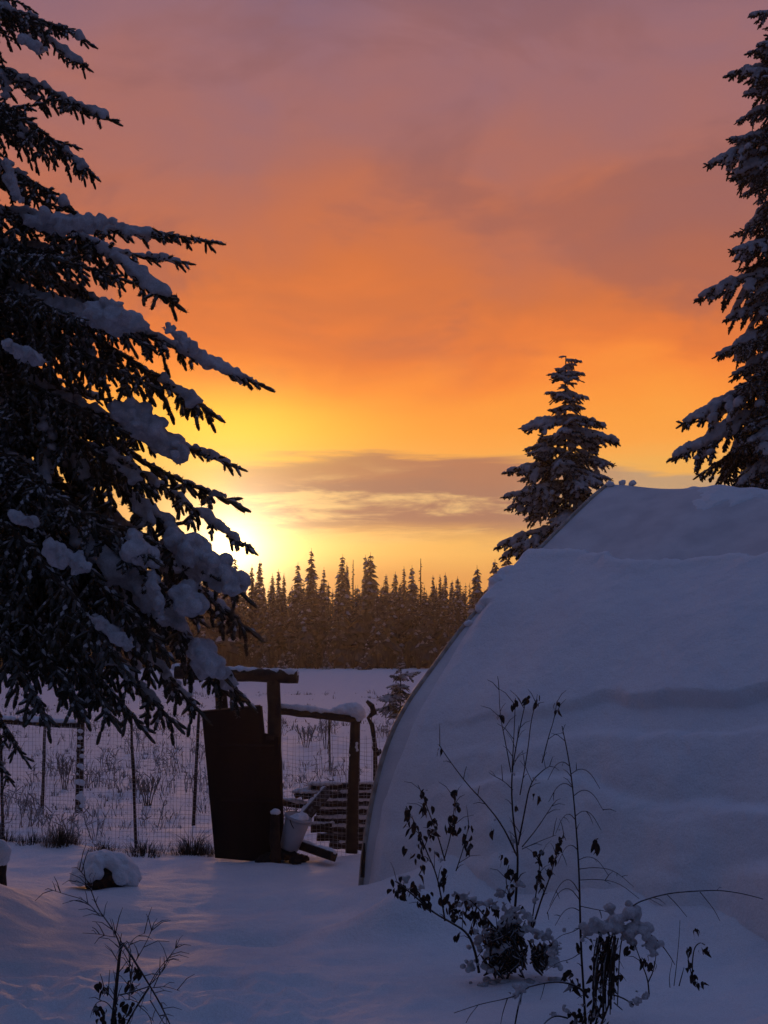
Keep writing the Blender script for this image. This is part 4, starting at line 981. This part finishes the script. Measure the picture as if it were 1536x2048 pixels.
# broken bent branch right of the fence post
Y = 27.0; p = at(752, 1512, Y); p.z = gz(p.x, Y)
t_ = thing('broken_branch', 'bent broken branch with dead leaves between fence post and hoop house', 'branch', p)
mb = MB(); pts = [at(x, y, Y) - p for x, y in ((752, 1514), (750, 1490), (747, 1470), (744, 1450), (736, 1436), (748, 1425), (744, 1412), (733, 1402))]
pts[0] = Vector((0, 0, -0.05)); mb.tube(pts, [0.05, 0.04, 0.045, 0.045, 0.03, 0.055, 0.055, 0.03], 7, wob=0.2, seed=3); mb.build('stem', DARKWOOD, t_)
LEAVES = []
def leaf_mesh(seed, L=0.07, W=0.04):
    r = np.random.default_rng(seed); u = np.linspace(0, 1, 6); w = W / 2 * np.sin(u ** 0.8 * math.pi) ** 0.8 + 0.001
    cur = r.normal(0.25, 0.15); tw = r.normal(0, 0.5)
    mid_ = np.stack([0.18 * L * np.sin(u * 2.5 + r.random()), 0.10 * L * np.sin(u * 4 + r.random() * 3), -u * L], -1)
    a = tw * u; lf = mid_ + np.stack([-w * np.cos(a), -w * np.sin(a) + cur * w, 0 * u + 0.15 * w], -1); rt = mid_ + np.stack([w * np.cos(a), w * np.sin(a) + cur * w, 0 * u + 0.15 * w], -1)
    V = np.stack([lf, mid_, rt], 1).reshape(-1, 3); mb = MB(); f = []
    for i in range(5):
        for j in range(2): f.append((i * 3 + j, i * 3 + j + 1, i * 3 + j + 4, i * 3 + j + 3))
    mb.add(V, f); return mb.mesh('leaf', LEAF)
LEAVES = [leaf_mesh(s, 0.055 + 0.018 * (s % 3), 0.030 + 0.010 * (s % 2)) for s in range(8)]
RR = random.Random(3)
def leaf(parent, p, s=1.0, tilt=0.5):
    o = put('leaf', RR.choice(LEAVES), parent, p); o.rotation_euler = (RR.gauss(0, tilt), RR.gauss(0, tilt), RR.random() * 6.28); k = s * RR.uniform(0.8, 1.25); o.scale = (k, k, k); return o
for (x, y) in ((744, 1484), (752, 1488), (750, 1496), (758, 1496), (748, 1504), (756, 1502), (760, 1508), (752, 1492)):
    leaf(t_, at(x, y, Y) - p, 2.2, 0.7)

# ------------------------------------------------------------------ foreground shrubs
def px_stem(mb, pts, Y, r0, r1, org, seed=0, sides=6, dY=0.0):
    r = np.random.default_rng(seed); P = []
    n = len(pts); dd = np.cumsum(r.normal(0, 0.03, n)) + np.linspace(0, dY, n)
    P = np.array([tuple(at(x, y, Y + d) - org) for (x, y), d in zip(pts, dd)])
    # smooth subdivision
    for _ in range(2):
        Q = [P[0]]
        for i in range(len(P) - 1): Q += [P[i] * .75 + P[i + 1] * .25, P[i] * .25 + P[i + 1] * .75]
        Q.append(P[-1]); P = np.array(Q)
    mb.tube(P, np.linspace(r0, r1, len(P)), sides, wob=0.08, seed=seed)
    return P
def shrub(name, label, Y, base_px, stems, leaves, snow, twigs=0, seed=0, leaf_s=1.0, twig_len=0.16, twig_up=0.3):
    b = at(*base_px, Y); b.z = gz(b.x, b.y)
    t_ = thing(name, label, 'shrub', b); r = np.random.default_rng(seed); paths = []
    for k, (pts, r0, r1, dY) in enumerate(stems):
        mb = MB(); P = px_stem(mb, pts, Y, r0, r1, b, seed + k, dY=dY); paths.append((P, r0))
        o = mb.build('stem', STEM, t_)
        if twigs:
            mt = MB(); L = np.linalg.norm(np.diff(P, axis=0), axis=1).sum()
            for j in range(int(L * twigs)):
                i = r.integers(1, len(P) - 1); d = P[i] - P[i - 1]; d /= np.linalg.norm(d) + 1e-9
                a = r.normal(0, 1, 3); a -= d * (a @ d); a /= np.linalg.norm(a); l = twig_len * (0.4 + 0.9 * r.random())
                e = P[i] + (d * 0.6 + a * 0.8 + np.array([0, 0, twig_up])) * l * 0.5; e2 = e + (d * 0.5 + a * 0.7 + np.array([0, 0, -0.15])) * l * 0.5
                mt.tube([P[i], e, e2], [0.0032, 0.0026, 0.0014], 4, cap=False)
            if mt.v: mt.build('twigs', STEM, o)['kind'] = 'stuff'
    for (x, y, n, sxy) in leaves:
        for k in range(int(n * 1.35 + 0.5)):
            pp = at(x + r.normal(0, sxy), y + r.normal(0, sxy * 1.1), Y + r.normal(0, 0.05)) - b
            leaf(t_, pp, leaf_s, 0.32)
    bl = []
    for (x, y, s) in snow:
        for k in range(14):
            pp = at(x + r.normal(0, s * 0.6), y + r.normal(0, s * 0.45), Y + r.normal(0, 0.04)) - b; m = s / F * Y * (0.20 + 0.32 * r.random())
            gl_ = gz(pp.x + b.x, pp.y + b.y) - b.z
            if pp.z < gl_ + 0.10: pp.z = gl_ + 0.3 * m
            bl.append((pp.x, pp.y, pp.z, m, m, m * 0.8))
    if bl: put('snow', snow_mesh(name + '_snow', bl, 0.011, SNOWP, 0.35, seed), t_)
    return t_, paths
YA = 11.5
stA = [([(958, 1945), (950, 1900), (936, 1866), (905, 1846), (868, 1826), (838, 1800), (812, 1778), (790, 1762)], 0.012, 0.004, -0.1),
       ([(890, 1842), (882, 1790), (872, 1745), (852, 1700), (832, 1650), (812, 1612)], 0.008, 0.003, 0.05),
       ([(890, 1722), (876, 1672), (858, 1625), (846, 1592), (836, 1570)], 0.006, 0.003, 0.1),
       ([(888, 1720), (902, 1670), (908, 1625), (910, 1580)], 0.005, 0.0025, 0.05),
       ([(912, 1742), (926, 1700), (938, 1650), (936, 1640)], 0.005, 0.0025, 0.0),
       ([(1030, 1945), (1026, 1860), (1034, 1770), (1036, 1700), (1026, 1640), (1022, 1560), (1032, 1490), (1052, 1400)], 0.013, 0.003, 0.1),
       ([(1022, 1545), (1010, 1480), (1000, 1430), (998, 1376)], 0.005, 0.002, 0.1), ([(1024, 1540), (1028, 1470), (1031, 1396)], 0.005, 0.0025, 0.0),
       ([(1036, 1690), (1048, 1630), (1060, 1565), (1086, 1540), (1100, 1532)], 0.008, 0.003, 0.1), ([(1084, 1526), (1098, 1470), (1108, 1440), (1114, 1402)], 0.005, 0.0025, 0.1),
       ([(1040, 1590), (1056, 1500), (1062, 1440), (1074, 1398)], 0.005, 0.0025, 0.0),
       ([(1034, 1712), (1005, 1650), (965, 1600), (940, 1575), (905, 1530), (878, 1490)], 0.007, 0.0025, -0.1),
       ([(1064, 1860), (1082, 1800), (1098, 1760), (1108, 1725), (1120, 1690), (1128, 1666)], 0.008, 0.003, 0.0), ([(1062, 1856), (1070, 1800), (1078, 1750), (1080, 1712)], 0.006, 0.003, 0.05),
       ([(1044, 1694), (1072, 1660), (1092, 1630), (1106, 1608)], 0.005, 0.002, 0.05), ([(1044, 1698), (1080, 1682), (1112, 1670)], 0.004, 0.002, 0.0),
       ([(1026, 1580), (1008, 1562), (988, 1552), (978, 1545)], 0.004, 0.002, 0.0), ([(1010, 1880), (985, 1850), (960, 1820), (940, 1800)], 0.008, 0.004, -0.1),
       ([(1022, 1800), (1010, 1760), (1018, 1730)], 0.005, 0.003, -0.1)]
lvA = [(800, 1772, 14, 9), (822, 1776, 10, 8), (848, 1792, 10, 8), (858, 1806, 7, 6), (814, 1622, 6, 5), (826, 1648, 8, 6), (838, 1672, 8, 7), (848, 1702, 5, 7), (816, 1700, 2, 4), (834, 1712, 3, 3),
       (846, 1588, 5, 4), (854, 1612, 6, 5), (870, 1640, 5, 5), (866, 1660, 6, 5), (910, 1584, 3, 3), (912, 1606, 3, 5), (904, 1634, 6, 5), (914, 1655, 5, 4), (898, 1650, 3, 4), (936, 1652, 3, 3), (938, 1680, 8, 6),
       (884, 1748, 5, 5), (882, 1766, 4, 4), (846, 1734, 3, 4), (1022, 1742, 5, 5), (1022, 1778, 6, 5), (1078, 1712, 5, 6), (1078, 1748, 5, 4), (1080, 1768, 5, 4), (1116, 1690, 6, 5), (1108, 1712, 5, 5), (1124, 1672, 4, 4), (1102, 1738, 4, 4),
       (900, 1800, 10, 8), (925, 1815, 12, 9), (945, 1822, 14, 9), (968, 1830, 12, 9), (985, 1820, 5, 6), (905, 1830, 6, 6), (950, 1860, 2, 3), (916, 1868, 2, 3), (1048, 1814, 2, 3),
       (1054, 1396, 2, 3), (1032, 1402, 3, 3), (1072, 1398, 4, 5), (1114, 1410, 3, 4), (998, 1428, 2, 4), (1076, 1592, 2, 3), (880, 1496, 2, 2), (988, 1660, 2, 3), (1004, 1712, 4, 6), (1030, 1610, 2, 3)]
snA = [(808, 1760, 9), (840, 1776, 9), (822, 1632, 5), (834, 1690, 5), (850, 1580, 4), (866, 1624, 4), (880, 1720, 6), (912, 1790, 9), (950, 1800, 12), (985, 1808, 12), (960, 1880, 16), (985, 1900, 18), (1010, 1850, 18), (1050, 1860, 15), (1075, 1870, 14),
       (1090, 1900, 13), (1105, 1885, 10), (1040, 1770, 10), (1000, 1790, 12), (1015, 1815, 14), (1070, 1800, 8), (1066, 1556, 5), (1026, 1546, 5), (1028, 1684, 6), (1118, 1660, 4), (1060, 1394, 3), (1114, 1398, 3), (960, 1600, 4), (990, 1640, 4), (940, 1930, 16), (975, 1942, 16), (1008, 1958, 12), (1100, 1925, 16), (890, 1700, 5), (968, 1868, 16), (1004, 1872, 10), (1000, 1905, 9), (930, 1800, 12), (1060, 1840, 14), (1030, 1830, 14), (1092, 1870, 12), (1112, 1900, 12), (1120, 1935, 14), (1065, 1952, 10)]
bushA, _ = shrub('leafy_shrub', 'tall dark-leaved shrub dusted with snow in front of the hoop house', YA, (1015, 1945), stA, lvA, snA, twigs=9, seed=500, leaf_s=0.85)
# the dark matted foot of that shrub
mb = MB(); r = np.random.default_rng(61)
for (x, y, sx_, sy_) in ((1025, 1905, 38, 42), (990, 1885, 22, 26), (1000, 1925, 30, 25), (1082, 1912, 16, 20), (1020, 1862, 22, 20)):
    for k in range(130):
        c = at(x + r.normal(0, sx_ * .45), y + r.normal(0, sy_ * .45), YA + r.normal(0.03, .06)) - bushA.location
        d = r.normal(0, 1, 3); d[2] = abs(d[2]) + 0.5; d /= np.linalg.norm(d); l = 0.06 + 0.07 * r.random(); c = np.array(tuple(c))
        mb.tube([c - d * l / 2, c + r.normal(0, .01, 3), c + d * l / 2], [0.006, 0.012, 0.003], 4)
mb.build('matted_foot', STEM, bushA)

YB = 10.3
stB = [([(1172, 2060), (1168, 1990), (1162, 1900), (1160, 1820), (1158, 1740), (1152, 1650), (1144, 1560), (1134, 1500), (1124, 1452)], 0.010, 0.003, 0.1)]
for (y, dx, up, L_s) in ((1532, -1, 10, 44), (1548, 1, 12, 58), (1575, -1, 10, 48), (1592, 1, 14, 60), (1640, -1, 14, 40), (1632, 1, 12, 52), (1700, -1, 12, 40), (1720, 1, 8, 60), (1738, 1, 4, 110), (1760, 1, 2, 120), (1786, -1, 30, 60), (1800, -1, 26, 66), (1812, 1, -6, 90), (1822, -1, 8, 50), (1855, -1, -10, 60), (1870, 1, -4, 30), (1905, -1, -14, 70)):
    x0 = float(np.interp(y, [1452, 1500, 1560, 1650, 1740, 1900], [1124, 1134, 1144, 1152, 1158, 1162]))
    stB.append(([(x0, y), (x0 + dx * L_s * 0.3, y - up), (x0 + dx * L_s * 0.65, y - up * 0.9 + 6), (x0 + dx * L_s, y - up * 0.2 + 26 + L_s * 0.1)], 0.0036, 0.0016, 0.15 * dx))
bushB, _ = shrub('bare_sapling', 'thin upright bare sapling with fine arching twigs, right foreground', YB, (1172, 2060), stB,
                 [(1192, 1684, 3, 3), (1196, 1682, 2, 3), (1150, 1888, 2, 2), (1148, 1960, 5, 6), (1140, 1940, 3, 4)], [(1130, 1860, 5), (1115, 1890, 7), (1104, 1910, 9), (1140, 1835, 4)], twigs=5, seed=600, twig_len=0.10)
YC = 10.2
stC = [([(1180, 2055), (1190, 1990), (1205, 1920), (1222, 1870), (1250, 1850), (1290, 1862)], 0.009, 0.004, 0.0), ([(1190, 2052), (1210, 1980), (1222, 1900), (1232, 1862)], 0.008, 0.004, 0.1), ([(1202, 2050), (1225, 1990), (1230, 1910), (1226, 1870)], 0.008, 0.004, -0.1),
       ([(1298, 1988), (1296, 1960), (1284, 1928), (1270, 1890)], 0.006, 0.003, 0.0), ([(1296, 1965), (1308, 1940), (1312, 1910)], 0.005, 0.002, 0.0),
       ([(1176, 1995), (1160, 1975), (1130, 1964), (1095, 1964), (1056, 1974)], 0.009, 0.005, -0.1), ([(1060, 1972), (1035, 1990), (1010, 1998), (960, 2008), (908, 2026)], 0.005, 0.0025, -0.1),
       ([(1044, 1984), (1036, 2015), (1028, 2060)], 0.007, 0.005, -0.1), ([(1015, 1996), (1004, 2030), (1000, 2060)], 0.004, 0.002, -0.1), ([(958, 2008), (940, 2030), (932, 2046)], 0.003, 0.002, -0.1), ([(1090, 1966), (1084, 1990), (1080, 2000)], 0.003, 0.002, 0),
       ([(1135, 2036), (1110, 2030), (1090, 2044), (1085, 2056)], 0.007, 0.004, -0.2), ([(1220, 1988), (1245, 1995), (1268, 2010)], 0.007, 0.004, 0.1), ([(1228, 2005), (1245, 2020)], 0.005, 0.003, 0),
       ([(1290, 1860), (1320, 1885), (1340, 1912), (1350, 1930)], 0.005, 0.002, 0.1), ([(1258, 1820), (1272, 1806), (1300, 1796), (1340, 1786), (1390, 1782), (1440, 1780), (1490, 1788), (1526, 1798)], 0.006, 0.003, 0.3), ([(1335, 1790), (1355, 1810), (1374, 1834)], 0.003, 0.0015, 0.1), ([(1400, 1784), (1418, 1806), (1430, 1822), (1440, 1842)], 0.003, 0.0015, 0.1), ([(1300, 1798), (1325, 1812)], 0.002, 0.0015, 0)]
for k in range(26):
    x = 1185 + 55 * RR.random(); y = 1872 + 40 * RR.random(); stC.append(([(x + 8, y - 8), (x, y + 30), (x - 6 + 8 * RR.random(), y + 80 + 60 * RR.random())], 0.0055, 0.004, RR.gauss(0, .08)))
lvC = [(1205, 1880, 16, 9), (1215, 1900, 14, 9), (1198, 1915, 10, 8), (1222, 1920, 10, 7), (1200, 1950, 8, 8), (1228, 1950, 8, 6), (1192, 1985, 8, 8), (1220, 1975, 6, 6), (1180, 2020, 10, 10), (1200, 2030, 10, 10), (1165, 2030, 8, 8), (1290, 1920, 8, 6), (1302, 1926, 6, 5), (1260, 1890, 4, 5), (1150, 2035, 6, 6)]
snC = [(1200, 1850, 22), (1225, 1838, 26), (1250, 1842, 26), (1275, 1862, 24), (1296, 1886, 18), (1306, 1905, 12), (1240, 1862, 18), (1185, 1862, 12), (1262, 1880, 14), (1170, 1880, 9), (1200, 1985, 7), (1040, 1978, 13), (1030, 1990, 9), (1130, 2022, 10), (1110, 2028, 8), (1270, 2000, 12), (1295, 1994, 9), (1190, 2030, 9), (1168, 2010, 6)]
shrub('drooping_shrub', 'low bent shrub with hanging dead leaves under a dome of snow, bottom right', YC, (1195, 2055), stC, lvC, snC, twigs=3, seed=700, leaf_s=0.7, twig_len=0.10)
YD = 10.0
stD = [([(1348, 1972), (1352, 1940), (1358, 1880), (1360, 1840)], 0.003, 0.0015, 0), ([(1340, 1975), (1338, 1955), (1345, 1920)], 0.003, 0.0015, 0), ([(1358, 1972), (1364, 1950), (1368, 1935)], 0.004, 0.0025, 0), ([(1386, 1965), (1384, 1930), (1388, 1895), (1400, 1884), (1410, 1890)], 0.005, 0.003, 0), ([(1386, 1960), (1376, 1920), (1374, 1895)], 0.004, 0.003, 0)]
shrub('leaf_stalk', 'small stalk with few clinging dark leaves near the right edge', YD, (1385, 1968), stD, [(1411, 1896, 6, 4), (1392, 1858, 3, 3), (1378, 1900, 3, 3), (1382, 1928, 4, 4), (1386, 1948, 5, 4), (1402, 1962, 4, 4), (1388, 1960, 4, 3)], [(1404, 1958, 5), (1390, 1885, 3)], twigs=2, seed=800, leaf_s=0.62)
YE = 9.7
stE = [([(222, 2075), (230, 2000), (236, 1940), (240, 1900), (246, 1886)], 0.014, 0.008, 0.0), ([(246, 1886), (262, 1910), (280, 1940), (300, 1972), (322, 2010), (345, 2060)], 0.008, 0.004, -0.1), ([(243, 1902), (234, 1872), (214, 1842), (196, 1818), (184, 1785), (172, 1756), (158, 1738)], 0.006, 0.002, 0.1),
       ([(200, 1832), (182, 1812), (165, 1798), (135, 1790), (98, 1778)], 0.004, 0.0015, 0.1), ([(175, 1772), (160, 1764), (138, 1762)], 0.003, 0.0012, 0), ([(232, 1874), (215, 1872), (198, 1868), (165, 1866)], 0.003, 0.0015, 0), ([(184, 1785), (184, 1765), (178, 1752)], 0.0025, 0.0012, 0),
       ([(298, 1972), (312, 1945), (335, 1918), (352, 1895)], 0.004, 0.0015, 0), ([(300, 1970), (322, 1948), (340, 1920)], 0.003, 0.0015, 0.1), ([(302, 1976), (330, 1972), (360, 1982)], 0.003, 0.0015, 0), ([(255, 1898), (268, 1875), (290, 1866)], 0.003, 0.0015, 0), ([(270, 1925), (290, 1890), (306, 1855), (312, 1848)], 0.003, 0.0012, 0.1),
       ([(298, 1975), (275, 2010), (255, 2045), (245, 2070)], 0.007, 0.006, -0.1), ([(238, 1990), (262, 1985), (300, 1972)], 0.005, 0.004, 0), ([(236, 2010), (218, 1988), (206, 1974)], 0.004, 0.002, 0), ([(232, 2030), (212, 2000), (190, 2005), (186, 2030)], 0.004, 0.002, 0), ([(262, 1960), (258, 1930), (262, 1900)], 0.004, 0.002, 0), ([(258, 2000), (262, 1960), (265, 1930)], 0.005, 0.003, 0.1), ([(300, 2000), (330, 2050)], 0.004, 0.002, 0), ([(275, 2010), (300, 2030), (305, 2060)], 0.003, 0.002, 0)]
shrub('bare_shrub', 'broken bare twiggy shrub in the bottom left foreground', YE, (225, 2075), stE, [(206, 1976, 4, 3), (205, 1970, 2, 4), (190, 2014, 4, 4), (264, 1936, 4, 4), (272, 1945, 3, 3), (262, 1965, 3, 4), (202, 2018, 4, 4), (201, 2035, 3, 4), (248, 2010, 8, 9), (235, 2030, 10, 10)], [], twigs=26, seed=900, twig_len=0.15, leaf_s=0.8)

for o in bpy.data.objects:
    if o.name.split('.')[0] == 'snow' and o.parent is not None: o['kind'] = 'stuff'

# ------------------------------------------------------------------ the frosty morning air
mb = MB(); mb.box((0, 60, 9.0), (420, 460, 22.0))
hz_m = bpy.data.materials.new('haze'); hz_m.use_nodes = True; t = hz_m.node_tree; t.nodes.clear()
vo = t.nodes.new('ShaderNodeVolumePrincipled'); mo = t.nodes.new('ShaderNodeOutputMaterial')
vo.inputs['Color'].default_value = (0.92, 0.90, 0.90, 1); vo.inputs['Density'].default_value = 0.00045; vo.inputs['Anisotropy'].default_value = 0.78
t.links.new(vo.outputs[0], mo.inputs['Volume'])
tag(mb.build('haze', hz_m, smooth=False), kind='stuff')
